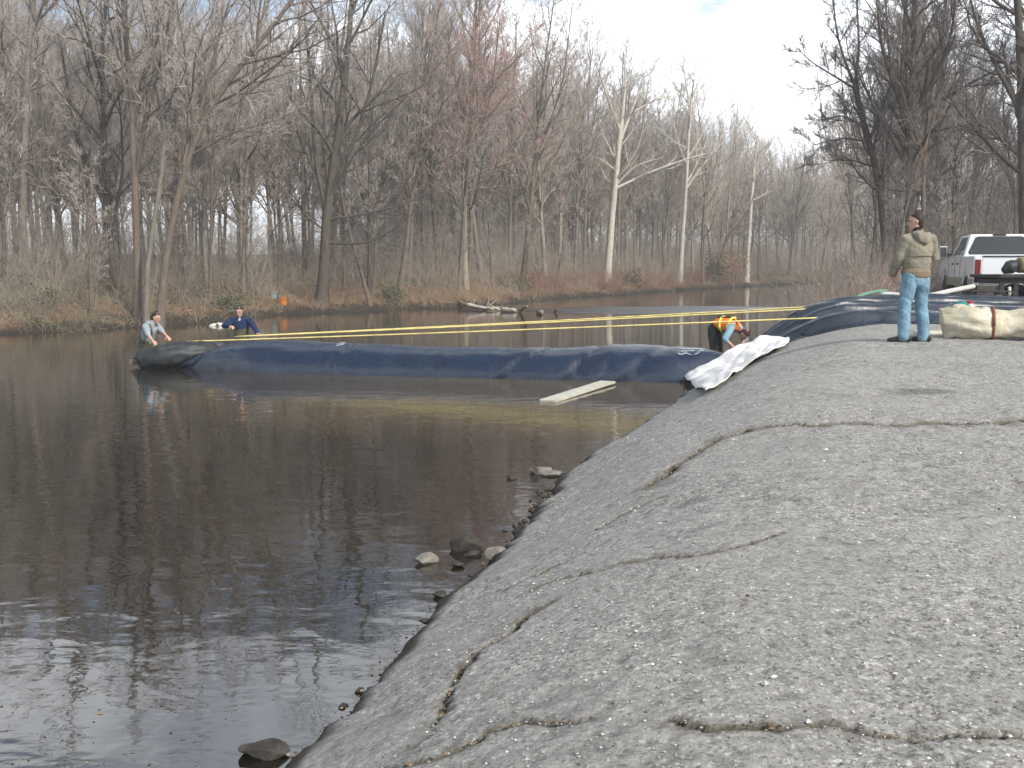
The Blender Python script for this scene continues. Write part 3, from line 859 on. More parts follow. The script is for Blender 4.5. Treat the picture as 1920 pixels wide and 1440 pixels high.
brush_cloud('undergrowth', spots(left_region(75, 160, 2, 30), 300, 53), 54, 2.5, 7.0, (m_tan, m_gb), 4, .8, .25, .014, 9)
brush_cloud('undergrowth', spots(right_region(32, 80, 3, 25), 260, 55), 56, 2.5, 6.5, (m_dk, m_dk), 4, .8, .3, .010, 9)
brush_cloud('undergrowth', spots(left_region(34, 70, 1.5, 11), 170, 61), 62, 2.2, 6.5, (m_gb, m_gb), 4, .8, .28, .007, 11)
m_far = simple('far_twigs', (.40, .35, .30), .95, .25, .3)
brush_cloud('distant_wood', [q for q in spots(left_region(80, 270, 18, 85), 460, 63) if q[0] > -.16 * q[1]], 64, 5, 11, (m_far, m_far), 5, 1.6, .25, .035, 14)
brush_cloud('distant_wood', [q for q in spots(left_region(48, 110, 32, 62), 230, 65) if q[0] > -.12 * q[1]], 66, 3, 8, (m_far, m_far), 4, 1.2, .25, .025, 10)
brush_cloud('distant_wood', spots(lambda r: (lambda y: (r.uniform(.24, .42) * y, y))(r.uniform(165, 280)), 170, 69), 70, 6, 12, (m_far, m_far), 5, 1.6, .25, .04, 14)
brush_cloud('distant_wood', spots(right_region(60, 200, 8, 45), 200, 67), 68, 4, 10, (m_gb, m_gb), 4, 1.4, .25, .03, 12)
brush_cloud('dry_grass', spots(left_region(32, 150, .1, 3.0), 700, 31), 32, .25, .7, (m_tan,), 10, .4, .6, .006, 0)
brush_cloud('undergrowth', spots(right_region(27, 62, .3, 15), 560, 33), 34, 1.0, 3.6, (m_dk, m_gb), 8, rad=.007, twigs=6)
brush_cloud('undergrowth', spots(right_region(27, 75, .2, 3.0), 260, 35), 36, .6, 2.0, (m_gb, m_red), 8, rad=.007)
brush_cloud('undergrowth', spots(right_region(60, 150, .2, 8), 260, 37), 38, 1.0, 4.0, (m_tan, m_gb), 8, rad=.012)

# leafy shrubs, each a thing
def leaf_mat_(name, a, b):
    t = NT(name, .6, .25); i = t.n('ShaderNodeNewGeometry')
    t.color(t.ramp(i.outputs['Random Per Island'], [(0, a), (1, b)]))
    return t.m
m_green = leaf_mat_('leaves_green', (.03, .042, .015), (.085, .10, .04))
m_olive = leaf_mat_('leaves_olive', (.05, .05, .022), (.14, .13, .06))
m_orange = leaf_mat_('leaves_orange', (.22, .11, .04), (.45, .24, .09))
def shrub(px, Y, w, h, nl, leaf, lm, label, seed, wood=m_gb, name='shrub', zoff=0):
    r = np.random.default_rng(seed); w, h, nl = w * 1.35, h * .85, int(nl * .75)
    x = at(px, 500, Y).x
    o = empty(name, (x, Y, tz1(x, Y) - .05 + zoff)); tag(o, label, 'shrub')
    n = 16
    d = np.stack([r.normal(0, .45, n), r.normal(0, .45, n), np.ones(n)], 1); d /= np.linalg.norm(d, axis=1, keepdims=True)
    P = np.stack([np.stack([r.normal(0, w * .1, n), r.normal(0, w * .1, n), np.zeros(n)], 1) + d * np.array([w, w, h]) * s * r.uniform(.6, 1, (n, 1)) for s in np.linspace(0, 1, 5)], 1)
    P[:, 1:] += r.normal(0, .05, P[:, 1:].shape)
    g = Geo(); Rr = np.full((n, 1), .014) * np.linspace(1, .4, 5)[None]
    g.add(tubes(P, Rr, 4))
    Q, QL, QR = children(r, P, np.full(n, h), Rr, 7, .2, 1, 40, .4, 4, .15, .05, .7, .005, .3)
    g.add(tubes(Q, QR, 3))
    link('stems', g.mesh('stems'), o, [wood])
    t = r.random((len(Q), max(1, nl // len(Q)))); pos, _ = interp_poly(Q, t)
    c = pos.reshape(-1, 3) + r.normal(0, .09 * w, (t.size, 3)); c[:, 2] = np.maximum(c[:, 2], .03)
    a = r.normal(0, 1, (len(c), 3)); a /= np.linalg.norm(a, axis=1, keepdims=True)
    b = np.cross(a, r.normal(0, 1, (len(c), 3))); b /= np.linalg.norm(b, axis=1, keepdims=True)
    s = leaf * r.uniform(.6, 1.3, (len(c), 1))
    V = np.stack([c - a * s, c + b * s * .5, c + a * s, c - b * s * .5], 1).reshape(-1, 3)
    tag(link('leaves', np_mesh('leaves', V, np.arange(len(V)).reshape(-1, 4), False), o, [lm]), kind='stuff')
    return o
shrub(735, 53, 1.3, 1.25, 1500, .06, m_green, 'green leafy shrub on the bank right of the big dark tree', 501)
shrub(430, 42.5, 1.5, 1.1, 1300, .05, m_green, 'green shrub on the far bank behind the wader in the navy jacket', 502)
shrub(375, 44.0, 1.0, .9, 600, .05, m_olive, 'olive shrub at the foot of the thin crooked tree', 503)
shrub(965, 66, 2.0, 1.3, 1300, .07, m_olive, 'olive shrub on the bank right of the tall tan tree', 504)
shrub(1175, 86, 2.0, 1.7, 1200, .09, m_green, 'green shrub just right of the foot of the largest sycamore', 505)
shrub(1340, 106, 1.6, 4.2, 1500, .11, m_olive, 'tall olive shrub under the dark leaning trunk at the water', 506)
shrub(1375, 107, 1.9, 6.0, 1000, .11, m_orange, 'shrub with clinging orange leaves below the leaning trunk', 507)
shrub(20, 38, 1.5, 1.4, 1200, .05, m_olive, 'olive green shrub at the left edge of the far bank', 508)
shrub(85, 36, 1.1, .8, 800, .045, m_green, 'low green shrub near the water at the left of the far bank', 509)
shrub(1625, 44, 1.4, 1.6, 700, .06, m_olive, 'olive shrub in the thicket left of the standing man', 510)
shrub(185, 36.5, .45, .28, 260, .04, m_green, 'small green tuft on the leaf-covered far bank left of the leaning tree', 511)

# fallen leaves on the far bank
r_ = np.random.default_rng(71)
f_ = left_region(33, 90, .7, 9)
S = np.array([f_(r_) for _ in range(5200)])
t = NT('fallen_leaves', .9, .1); inf = t.n('ShaderNodeNewGeometry')
t.color(t.ramp(inf.outputs['Random Per Island'], [(0, (.09, .05, .03)), (.5, (.24, .13, .075)), (.85, (.33, .20, .12)), (1, (.42, .33, .24))]))
tag(scatter_bits('fallen_leaves', t.m, np.stack([S[:, 0], S[:, 1], tz(S[:, 0], S[:, 1]) + .02], -1), .055, .25, 72), kind='stuff')

# ------------------------------------------------------------ the air
me = bpy.data.meshes.new('haze')
hb = bmesh.new(); bmesh.ops.create_cube(hb, size=1.0); hb.to_mesh(me); hb.free()
haze = link('haze', me); haze.scale = (1430, 1440, 33); haze.location = (0, 500, 14.2)
hm = bpy.data.materials.new('thin_haze'); hm.use_nodes = True
ht = hm.node_tree; ht.nodes.clear()
ho = ht.nodes.new('ShaderNodeOutputMaterial'); hv = ht.nodes.new('ShaderNodeVolumePrincipled')
hv.inputs['Color'].default_value = (1, 1, 1, 1); hv.inputs['Density'].default_value = .0012; hv.inputs['Anisotropy'].default_value = 0.0
ht.links.new(hv.outputs[0], ho.inputs['Volume'])
me.materials.append(hm); tag(haze, kind='stuff')
# ------------------------------------------------------------ mesh helpers for objects
def ring_loft(rings, closed=True, cap=True):
    """rings: list of equal-length point lists -> V, list of faces"""
    k = len(rings[0]); V = [tuple(p) for r in rings for p in r]; F = []
    for i in range(len(rings) - 1):
        for j in range(k if closed else k - 1):
            a, b = i * k + j, i * k + (j + 1) % k
            F.append((a, b, b + k, a + k))
    if cap and closed:
        F.append(tuple(range(k))[::-1]); F.append(tuple((len(rings) - 1) * k + j for j in range(k)))
    return V, F
class MB:
    def __init__(s): s.V = []; s.F = []
    def add(s, V, F):
        n = len(s.V); s.V += [tuple(v) for v in V]; s.F += [tuple(i + n for i in f) for f in F]; return s
    def box(s, c, d, rz=0, rx=0, ry=0):
        M = Matrix.Translation(c) @ Matrix.Rotation(rz, 4, 'Z') @ Matrix.Rotation(ry, 4, 'Y') @ Matrix.Rotation(rx, 4, 'X')
        v = [M @ Vector((x * d[0] / 2, y * d[1] / 2, z * d[2] / 2)) for x in (-1, 1) for y in (-1, 1) for z in (-1, 1)]
        return s.add(v, [(0, 1, 3, 2), (4, 6, 7, 5), (0, 4, 5, 1), (2, 3, 7, 6), (0, 2, 6, 4), (1, 5, 7, 3)])
    def cyl(s, a, b, r0, r1=None, k=14):
        return s.pipe([a, b], [r0, r0 if r1 is None else r1], k)
    def pipe(s, pts, rr, k=10):
        pts = [Vector(p) for p in pts]
        if not hasattr(rr, '__len__'): rr = [rr] * len(pts)
        rr = [float(x) for x in rr]
        rings = []; prev = None
        for i, p in enumerate(pts):
            t = (pts[min(i + 1, len(pts) - 1)] - pts[max(i - 1, 0)]).normalized()
            if prev is None: prev = t.orthogonal().normalized()
            u = (prev - t * prev.dot(t)).normalized(); prev = u; w = t.cross(u)
            rings.append([p + rr[i] * (math.cos(q * 2 * math.pi / k) * u + math.sin(q * 2 * math.pi / k) * w) for q in range(k)])
        return s.add(*ring_loft(rings))
    def prism(s, poly, x0, x1, ax='x'):
        f = (lambda p, x: (x, p[0], p[1])) if ax == 'x' else ((lambda p, x: (p[0], x, p[1])) if ax == 'y' else (lambda p, x: (p[0], p[1], x)))
        return s.add(*ring_loft([[f(p, x0) for p in poly], [f(p, x1) for p in poly]]))
    def lathe(s, prof, c, axis='z', k=20):
        rings = []
        for r, h in prof:
            rr = []
            for q in range(k):
                a = q * 2 * math.pi / k; u, v = r * math.cos(a), r * math.sin(a)
                rr.append(Vector(c) + Vector({'z': (u, v, h), 'x': (h, u, v), 'y': (u, h, v)}[axis]))
            rings.append(rr)
        return s.add(*ring_loft(rings))
    def build(s, name, mat, parent=None, bevel=0, smooth=False, sub=0, seg=2):
        me = bpy.data.meshes.new(name); me.from_pydata(s.V, [], s.F)
        bm = bmesh.new(); bm.from_mesh(me); bmesh.ops.recalc_face_normals(bm, faces=bm.faces)
        if bevel:
            bmesh.ops.bevel(bm, geom=[e for e in bm.edges if len(e.link_faces) == 2 and e.calc_face_angle(0) > .5], offset=bevel, segments=seg, affect='EDGES', profile=.6)
        bm.to_mesh(me); bm.free()
        if smooth: me.polygons.foreach_set('use_smooth', [True] * len(me.polygons))
        o = link(name, me, parent, [mat] if not isinstance(mat, (list, tuple)) else mat)
        if sub:
            m = o.modifiers.new('sub', 'SUBSURF'); m.levels = sub; m.render_levels = sub
        return o

# ------------------------------------------------------------ inflatable dam: tube in the river, empty sleeve over the bank
t = NT('dark_blue_geomembrane', .36, .5)
v = t.co(); f = t.noise(v, 3, 5); g = t.noise(v, 40, 4)
t.color(t.ramp(f, [(.3, (.008, .016, .034)), (.6, (.012, .024, .047)), (.8, (.024, .037, .060))]))
t.l(t.ramp(g, [(.3, .20), (.7, .32)]), t.b.inputs['Roughness'])
wv = t.noise(t.co((1, 1, 2)), 2.2, 4, .5, .8)
nb = t.bump(wv, .22, .05); t.bump(g, .05, .01, nb)
m_dam = t.m
t = NT('dusty_geomembrane', .36, .5)
v = t.co(); f = t.noise(v, 2, 6, .65, .6)
t.color(t.ramp(f, [(.3, (.006, .011, .022)), (.52, (.012, .020, .036)), (.80, (.045, .055, .066))]))
w = t.n('ShaderNodeTexWave', wave_type='BANDS', bands_direction='Y'); w.inputs['Scale'].default_value = 1.1; w.inputs['Distortion'].default_value = 5; w.inputs['Detail'].default_value = 3
t.l(t.co((.18, 1, 1)), w.inputs['Vector'])
nb = t.bump(w.outputs['Fac'], .5, .05); t.bump(t.noise(v, 12, 4), .3, .02, nb)
m_sleeve = t.m
t = NT('wet_black_fabric', .5, .3)
v = t.co(); f = t.noise(v, 4, 5)
t.color(t.ramp(f, [(.3, (.009, .011, .012)), (.7, (.035, .042, .046))])); t.bump(t.noise(v, 9, 4), .5, .03)
m_fab = t.m

dam = empty('inflatable_dam', (0, 20, 0))
tag(dam, 'long dark blue water-filled tube dam lying across the river and up the bank', 'inflatable dam')
o_ = Vector((0, 20, 0))
lw = gnd(345, 697); rw = gnd(1385, 722)
cl = Vector((lw.x - .45, lw.y + .95, 0)); cr = Vector((rw.x + .45, rw.y + .78, 0))
ns = 150; k = 44
s_ = np.linspace(0, 1, ns)
ctr = np.array(cl)[None] * (1 - s_[:, None]) + np.array(cr)[None] * s_[:, None]
ax_ = np.array((cr - cl).normalized()); side = np.array([-ax_[1], ax_[0], 0])
a = np.arange(k) * 2 * math.pi / k
wid = .78 * (.06 + .94 * sstep(-.02, .20, s_)) * (1 - .45 * sstep(.86, 1.02, s_))
top = .60 * (.22 + .78 * sstep(-.02, .15, s_)) + .03 * np.sin(s_ * 9) + .05 * sstep(.72, .80, s_) - .05 * sstep(.80, .90, s_) - .25 * sstep(.92, 1.0, s_)
ca, sa = np.cos(a), np.sin(a)
lv = np.sign(ca) * np.abs(ca) ** 1.0; uv = np.sign(sa) * np.abs(sa) ** .95
Pv = ctr[:, None, :] + side[None, None] * (lv[None, :, None] * wid[:, None, None])
zz = uv[None] * (top[:, None] + .04) - .04
# slack creases and folds in the skin
S2, A2 = np.meshgrid(s_ * 13.3, a, indexing='ij')
cre = np.zeros_like(S2)
for c_, w_, d_, sl in ((4.55, .05, .030, .25), (4.7, .03, -.014, .25), (6.1, .035, .014, -.15), (7.0, .045, .022, .3), (7.1, .025, -.012, .3), (8.1, .035, .014, .1), (9.05, .07, .050, .55), (9.22, .04, -.02, .5), (9.35, .06, .02, .6), (10.15, .09, .040, .35), (10.6, .06, .02, .2), (2.1, .05, .014, .4), (1.0, .10, .05, .5), (11.6, .12, .03, .5)):
    cre += 2.2 * d_ * np.exp(-((S2 - c_ + sl * (A2 - 1.4)) / w_) ** 2) * (.45 + .9 * sstep(2.2, 3.2, A2)) 
cre += (fbm(S2 * 1.2, A2 * 2.0, 81) - .5) * .05 + (fbm(S2 * 4, A2 * 4, 82) - .5) * .012
nrm = side[None, None] * ca[None, :, None] + np.array([0, 0, 1.])[None, None] * sa[None, :, None]
Pv = Pv + np.array([0, 0, 1.])[None, None] * zz[..., None] - nrm * cre[..., None]
Pv[0] = Pv[0].mean(0); Pv[-1] = Pv[-1].mean(0)
i = np.arange(ns * k).reshape(ns, k); j = np.roll(i, -1, 1)
F = np.stack([i[:-1], j[:-1], j[1:], i[1:]], -1).reshape(-1, 4)
link('tube', np_mesh('tube', Pv.reshape(-1, 3) - np.array(o_), F), dam, [m_dam])

# empty sleeve: climbs the bank, then lies folded over the ground to the right
spine = [(3.4, 20.05, .60, .26), (4.2, 19.75, .85, .18), (4.9, 19.5, 1.1, .26), (5.8, 19.5, 1.5, .50), (6.8, 19.6, 1.65, .48), (7.8, 19.7, 1.75, .46), (8.8, 19.8, 1.75, .43), (9.8, 19.7, 1.7, .37), (11, 19.5, 1.65, .33), (12.2, 19.4, 1.6, .36), (13.6, 19.3, 1.6, .40), (15.5, 19.2, 1.5, .4)]
sp = np.array(spine); tt = np.linspace(0, 1, len(sp)); uu = np.linspace(0, 1, 190)
sp = np.stack([np.interp(uu, tt, sp[:, q]) for q in range(4)], 1)
for _ in range(10): sp[1:-1] = (sp[:-2] + sp[1:-1] * 2 + sp[2:]) / 4
nv = 150; vv = np.linspace(-1, 1, nv)
SX2 = sp[:, 0][:, None] + 0 * vv[None]; SY2 = sp[:, 1][:, None] + sp[:, 2][:, None] * vv[None] + (vnoise(sp[:, 0][:, None] * 1.4 + 0 * vv[None], vv[None] * 1.5 + 0 * sp[:, :1], 83) - .5) * .12
gz = np.maximum(np.maximum(tz(SX2, SY2), np.where(SY2 < 18.4, slab_z(SX2, SY2), -1)), -.05)
prof = (1 - np.abs(vv) ** 3.2)[None] ** .6
fold = (fbm(SX2 * .55 + SY2 * .1, SY2 * 2.6, 84, 4) - .5)
rid = np.abs(fbm(SX2 * .35, SY2 * 3.4, 85, 3) - .5)
ter = 0; grv = 0
for c_, wt_, sd_ in ((-.93, .34, 1), (-.62, .20, 2), (-.30, .16, 3), (.02, .14, 4), (.30, .16, 5)):
    v0 = c_ + .16 * (vnoise(SX2 * .5, SX2 * 0 + sd_, 87) - .5) + .05 * (vnoise(SX2 * 2.1, SX2 * 0 + sd_, 88) - .5)
    ter = ter + wt_ * sstep(-.035, .035, vv[None] - v0) * (1 - .25 * np.clip((vv[None] - v0) / .3, 0, 1)) * (.6 + .8 * vnoise(SX2 * .4, SX2 * 0 + sd_, 89))
    grv = grv + .11 * np.exp(-((vv[None] - v0 + .03) / .016) ** 2) * (.4 + vnoise(SX2 * .8, SX2 * 0 + sd_, 90))
hz = sp[:, 3][:, None] * (prof ** .5) * 1.75 * np.clip(ter, 0, 1.25) * sstep(1.0, .72, vv)[None] + .10 * fold * prof + .08 * (.11 - rid) * prof + .03 * (fbm(SX2 * 3, SY2 * 3, 86) - .5)
hz = np.maximum(hz, .012 + .02 * prof)
# wide fold line running along the sleeve
hz -= grv * (np.abs(vv[None]) < .9)
hz -= .05 * np.exp(-((vv[None] - .28 - .06 * np.sin(sp[:, 0][:, None])) / .05) ** 2) * sstep(5.5, 6.8, SX2)
hz = np.maximum(hz, .012)
V = np.stack([SX2, SY2, gz + hz], -1).reshape(-1, 3) - np.array(o_)
o = link('sleeve', np_mesh('sleeve', V, grid_faces(nv, len(sp))), dam, [m_sleeve])
o['label'] = 'empty folded black sleeve lying over the bank'
m_ = o.modifiers.new('thick', 'SOLIDIFY'); m_.thickness = .012; m_.offset = 0

# crumpled river end, bunched round its wooden core
def crumple(name, pts, rr, seed, mat, parent, flat=.7, amp=.25, k=28, n=46, off=Vector((0, 0, 0)), freq=3.0):
    P, L = smooth_path(pts, n); rr = np.interp(np.linspace(0, 1, n), np.linspace(0, 1, len(rr)), rr)
    T = np.gradient(P, axis=0); T /= np.linalg.norm(T, axis=1, keepdims=True)
    Uu = np.cross(T, np.array([0, 0, 1.])); Uu /= np.linalg.norm(Uu, axis=1, keepdims=True); W = np.cross(Uu, T)
    a = np.arange(k) * 2 * math.pi / k
    s = np.linspace(0, L, n)[:, None] + 0 * a[None]
    q = 1 + amp * 2 * (fbm(s * freq + 50, np.cos(a)[None] * 1.6 + 10 + np.sin(a)[None] * .7, seed) - .5) + amp * 1.4 * (fbm(s * freq * .8 + a[None] * .4, np.sin(a)[None] * 3 + 20, seed + 5) - .5)
    V = P[:, None] + (rr[:, None] * q)[..., None] * (np.cos(a)[None, :, None] * Uu[:, None] + flat * np.sin(a)[None, :, None] * W[:, None])
    V[0] = V[0].mean(0); V[-1] = V[-1].mean(0)
    i = np.arange(n * k).reshape(n, k); j = np.roll(i, -1, 1)
    F = np.stack([i[:-1], j[:-1], j[1:], i[1:]], -1).reshape(-1, 4)
    return link(name, np_mesh(name, V.reshape(-1, 3) - np.array(off), F), parent, [mat])
e0 = at(262, 674, 21.8); e1 = at(300, 669, 21.7); e2 = at(345, 661, 21.9); e3 = at(420, 662, 22.4); e4 = at(500, 668, 22.4)
o = crumple('collapsed_end', [e0, e1, e2, e3, e4], [.20, .26, .27, .30, .30], 91, m_fab, dam, .95, .30, off=o_)
o['label'] = 'limp black bunched end held by the kneeling-deep wader'
crumple('collar', [at(250, 678, 22.0), at(272, 664, 22.0), at(295, 660, 22.0)], [.10, .15, .12], 92, m_fab, dam, .8, .3, off=o_)
m_core = simple('wet_wood', (.13, .085, .065), .7, .3, 8, .3)
MB().box(at(262, 679, 21.85) - o_, (.42, .2, .11), .15).build('wooden_core', m_core, dam, .02)
# water stains and scuffs left by handling: pale chafe marks on the skin
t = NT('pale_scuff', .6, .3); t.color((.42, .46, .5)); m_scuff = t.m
def scuff(f, ang, w, n, seed):
    r = np.random.default_rng(seed); mb = MB()
    for q in range(n):
        si = int(np.clip((f + r.normal(0, w)) * (ns - 1), 1, ns - 2)); ai = int(round((ang + r.normal(0, .10)) / (2 * math.pi) * k)) % k
        base = Vector(Pv[si, ai]); e1_ = Vector(Pv[si + 1, ai]) - base; e2_ = Vector(Pv[si, (ai + 1) % k]) - base
        nn = e1_.cross(e2_).normalized(); nn = nn if nn.z > 0 else -nn
        tdir = (e1_.normalized() + e2_.normalized() * float(r.uniform(-.9, .9))).normalized(); bdir = nn.cross(tdir)
        l, b = float(r.uniform(.03, .10)), float(r.uniform(.006, .016))
        v_ = [base + nn * .008 + tdir * l * u1 + bdir * b * u2 for u1, u2 in ((-1, 0), (0, -1), (1, 0), (0, 1))]
        v2 = [x - nn * .012 for x in v_]
        mb.add([x - o_ for x in v_ + v2], [(0, 1, 2, 3), (7, 6, 5, 4), (0, 4, 5, 1), (1, 5, 6, 2), (2, 6, 7, 3), (3, 7, 4, 0)])
    o = mb.build('scuff_marks', m_scuff, dam); tag(o, kind='stuff')
scuff(.905, 2.0, .010, 30, 5)
scuff(.32, 1.75, .002, 5, 6)

# white sheets
t = NT('white_sheeting', .6, .3); v = t.co(); f = t.noise(v, 5, 5, .6)
t.color(t.ramp(f, [(.3, (.62, .60, .57)), (.55, (.78, .76, .73)), (.8, (.84, .83, .81))])); t.bump(t.noise(v, 7, 4, .6, .7), .6, .05)
m_white = t.m
def drape(name, grid, mat, lift, seed, amp=.04, label=None, cat=None, nu=56, nv=34):
    """grid: rows of world points; refined, wrinkled and laid over whatever is below"""
    G = np.array([[tuple(p) for p in row] for row in grid]); a, b = G.shape[:2]
    u = np.linspace(0, a - 1, nu); w = np.linspace(0, b - 1, nv)
    i0 = np.minimum(u.astype(int), a - 2); j0 = np.minimum(w.astype(int), b - 2); fu = (u - i0)[:, None, None]; fw = (w - j0)[None, :, None]
    Q = (G[i0][:, j0] * (1 - fu) + G[i0 + 1][:, j0] * fu) * (1 - fw) + (G[i0][:, j0 + 1] * (1 - fu) + G[i0 + 1][:, j0 + 1] * fu) * fw
    U_, W_ = np.meshgrid(u, w, indexing='ij')
    wr = (fbm(U_ * 2.2 + W_ * .8, W_ * 2.6, seed) - .5) * 2 * amp + np.abs(fbm(U_ * 1.2 - W_ * .9, W_ * 1.4, seed + 3) - .5) * amp * 2.4
    edge_ = (vnoise(U_ * 3, W_ * 3, seed + 7) - .5) * .05
    Q[..., 0] += edge_; Q[..., 1] += edge_
    sf = np.maximum(np.where(Q[..., 1] < 18.4, np.where(Q[..., 0] > shore_x(Q[..., 1]), slab_z(Q[..., 0], Q[..., 1]), -1), tz(Q[..., 0], Q[..., 1])), 0)
    Q[..., 2] = np.maximum(Q[..., 2], sf) + wr + lift + .02
    c = Q.reshape(-1, 3).mean(0)
    o = link(name, np_mesh(name, Q.reshape(-1, 3) - c, grid_faces(nv, nu)), None, [mat]); o.location = tuple(c)
    m = o.modifiers.new('thick', 'SOLIDIFY'); m.thickness = .008
    if label: tag(o, label, cat)
    return o
g0 = [at(1280, 713, 18.9), at(1336, 684, 18.8), at(1386, 655, 18.85), at(1430, 634, 18.9), at(1479, 638, 18.9)]
g1 = [at(1296, 724, 18.2), at(1358, 702, 18.15), at(1408, 676, 18.2), at(1442, 658, 18.3), at(1480, 645, 18.4)]
def surf1(x, y): return max(sz1(x, y) if (y < 18.4 and x > float(shore_x(y))) else tz1(x, y), 0.0)
g2 = [march(px, py, surf1) for px, py in ((1322, 746), (1366, 718), (1404, 691), (1442, 668), (1480, 650))]
drape('white_sheet', [g0, g1, g2], m_white, .04, 95, .06, 'crumpled white plastic sheet where the dark tube meets the concrete bank', 'plastic sheet')
h0 = [at(1462, 606, 20.3), at(1480, 597, 20.2), at(1494, 594, 20.1)]
h1 = [at(1464, 611, 20.0), at(1484, 602, 19.9), at(1500, 598, 19.8)]
drape('white_scrap', [h0, h1], m_white, .02, 97, .02, 'small white scrap of sheeting on the far edge of the black sleeve', 'plastic scrap', 16, 10)

# yellow straps across the river
m_yel = simple('yellow_webbing', (.66, .55, .22), .7, .22, 5)
def strap(p, q, label, w=.034):
    d = (q - p); n = 24
    pts = [p + d * (x / n) - Vector((0, 0, .018 * math.sin(math.pi * x / n))) for x in range(n + 1)]
    o = MB().pipe([x - p for x in pts], w / 2, 6).build('yellow_strap', m_yel, None, 0, True); o.location = p
    tag(o, label, 'strap', 'yellow straps over the river')
strap(at(350, 640.5, 22.2), at(1559, 595, 18.9), 'lower yellow strap running from the tube tip to the near end on the sleeve')
strap(at(440, 631.5, 23.0), at(1573, 576.5, 19.6), 'upper yellow strap steadied by the wader in navy, longest to the right')
strap(at(446, 630.5, 23.25), at(1556, 573, 20.6), 'yellow strap hugging the upper one and ending a little higher on the sleeve', .028)

# plank floating off the tube
m_plank = simple('weathered_board', (.42, .41, .34), .75, .2, 4, .3, 40)
pa, pb = gnd(1027, 752, .02), gnd(1140, 716, .045)
dv = pb - pa
o = MB().box((0, 0, 0), (.30, dv.length, .04)).build('wooden_board', m_plank, None, .006)
o.location = (pa + pb) / 2; o.rotation_euler = (math.asin(dv.z / dv.length), 0, math.atan2(-dv.x, dv.y))
tag(o, 'pale weathered board slanting from the tube down into the water', 'board')

# ------------------------------------------------------------ stones
t = NT('stone_grey', .85, .2); v = t.co(); f = t.noise(v, 9, 6, .65)
t.color(t.ramp(f, [(.3, (.10, .09, .08)), (.6, (.22, .20, .175)), (.8, (.36, .335, .295))])); t.bump(f, .6, .02); m_stone = t.m
t = NT('stone_dark', .85, .15); v = t.co(); f = t.noise(v, 9, 6, .65)
t.color(t.ramp(f, [(.3, (.02, .019, .017)), (.7, (.07, .064, .055))])); t.bump(f, .6, .02); m_stone_d = t.m
m_stone_w = simple('stone_white', (.55, .53, .46), .8, .15, 6, .3)
def stone(px, py, w, d, h, rz, mat, label, seed, z=0.0, sharp=.35, name='stone', fz=None):
    r = np.random.default_rng(seed); bm = bmesh.new(); bmesh.ops.create_icosphere(bm, subdivisions=3, radius=1)
    pl = [(Vector(r.normal(0, 1, 3)).normalized(), r.uniform(.38, .72)) for _ in range(11)]
    for v in bm.verts:
        c = v.co.copy()
        for n_, dd in pl:
            e = c.dot(n_) - dd
            if e > 0: c -= n_ * e
        c *= 1 + .06 * math.sin(c.x * 7 + seed) * math.cos(c.y * 6)
        v.co = Vector((c.x * w, c.y * d, c.z * h))
    me = bpy.data.meshes.new(name); bm.to_mesh(me); bm.free()
    o = link(name, me, None, [mat]); p = gnd(px, py, z)
    o.location = (p.x, p.y, p.z + h * .25); o.rotation_euler = (r.normal(0, .15), r.normal(0, .15), rz)
    tag(o, label, 'stone', 'stones in the shallows'); return o
stone(1013, 888, .14, .11, .085, .3, m_stone, 'pale stone by the concrete edge, the left of the two lying together', 1)
stone(1044, 892, .17, .09, .06, .1, m_stone, 'flat pale stone touching the concrete edge, right of a rounder one', 2)
stone(961, 897, .07, .06, .045, 0, m_stone_d, 'small dark stone left of the two pale ones', 3)
stone(866, 1030, .19, .11, .14, -.2, m_stone_d, 'large dark angular stone with a pale ridge, middle of the lower cluster', 4, sharp=.1)
stone(929, 1051, .125, .10, .085, .4, m_stone, 'brownish stone against the concrete edge in the lower cluster', 5)
stone(887, 1041, .085, .06, .05, .1, m_stone_d, 'small dark stone between the angular one and the brownish one', 6)
stone(796, 1056, .12, .075, .075, .6, m_stone, 'tilted tan stone, farthest left in the lower cluster', 7)
stone(857, 1062, .06, .045, .035, 0, m_stone_d, 'small dark stone just below the large angular one', 8)
stone(826, 1119, .055, .045, .035, .3, m_stone_d, 'little dark stone alone below the lower cluster', 9)
stone(497, 1416, .125, .105, .05, .5, m_stone_d, 'dark flat stone alone in the shallow water nearest the viewer', 10)
stone(399, 611, .23, .17, .11, .2, m_stone_w, 'white rounded stone at the far waterline, left of a pair', 11)
stone(415, 611, .21, .17, .11, -.2, m_stone_w, 'white rounded stone at the far waterline, right of a pair', 12)
stone(105, 589, .14, .12, .14, 0, m_stone_w, 'small white stone on the far bank near the left edge', 13, .3)
stone(636, 571, .16, .12, .12, 0, m_stone_w, 'small white stone at the waterline left of the driftwood', 14, .12)

# rubble broken off along the apron edge
r_ = np.random.default_rng(44)
yy = np.concatenate([r_.uniform(7.8, 9.8, 26), r_.uniform(4.2, 7, 12), r_.uniform(10, 13, 6)])
xx = shore_x(yy) - np.abs(r_.normal(0, .07, len(yy))) + .02
tag(scatter_bits('edge_rubble', m_stone_d, np.stack([xx, yy, np.zeros(len(yy)) + .005], -1), .035, .6, 45), kind='stuff')

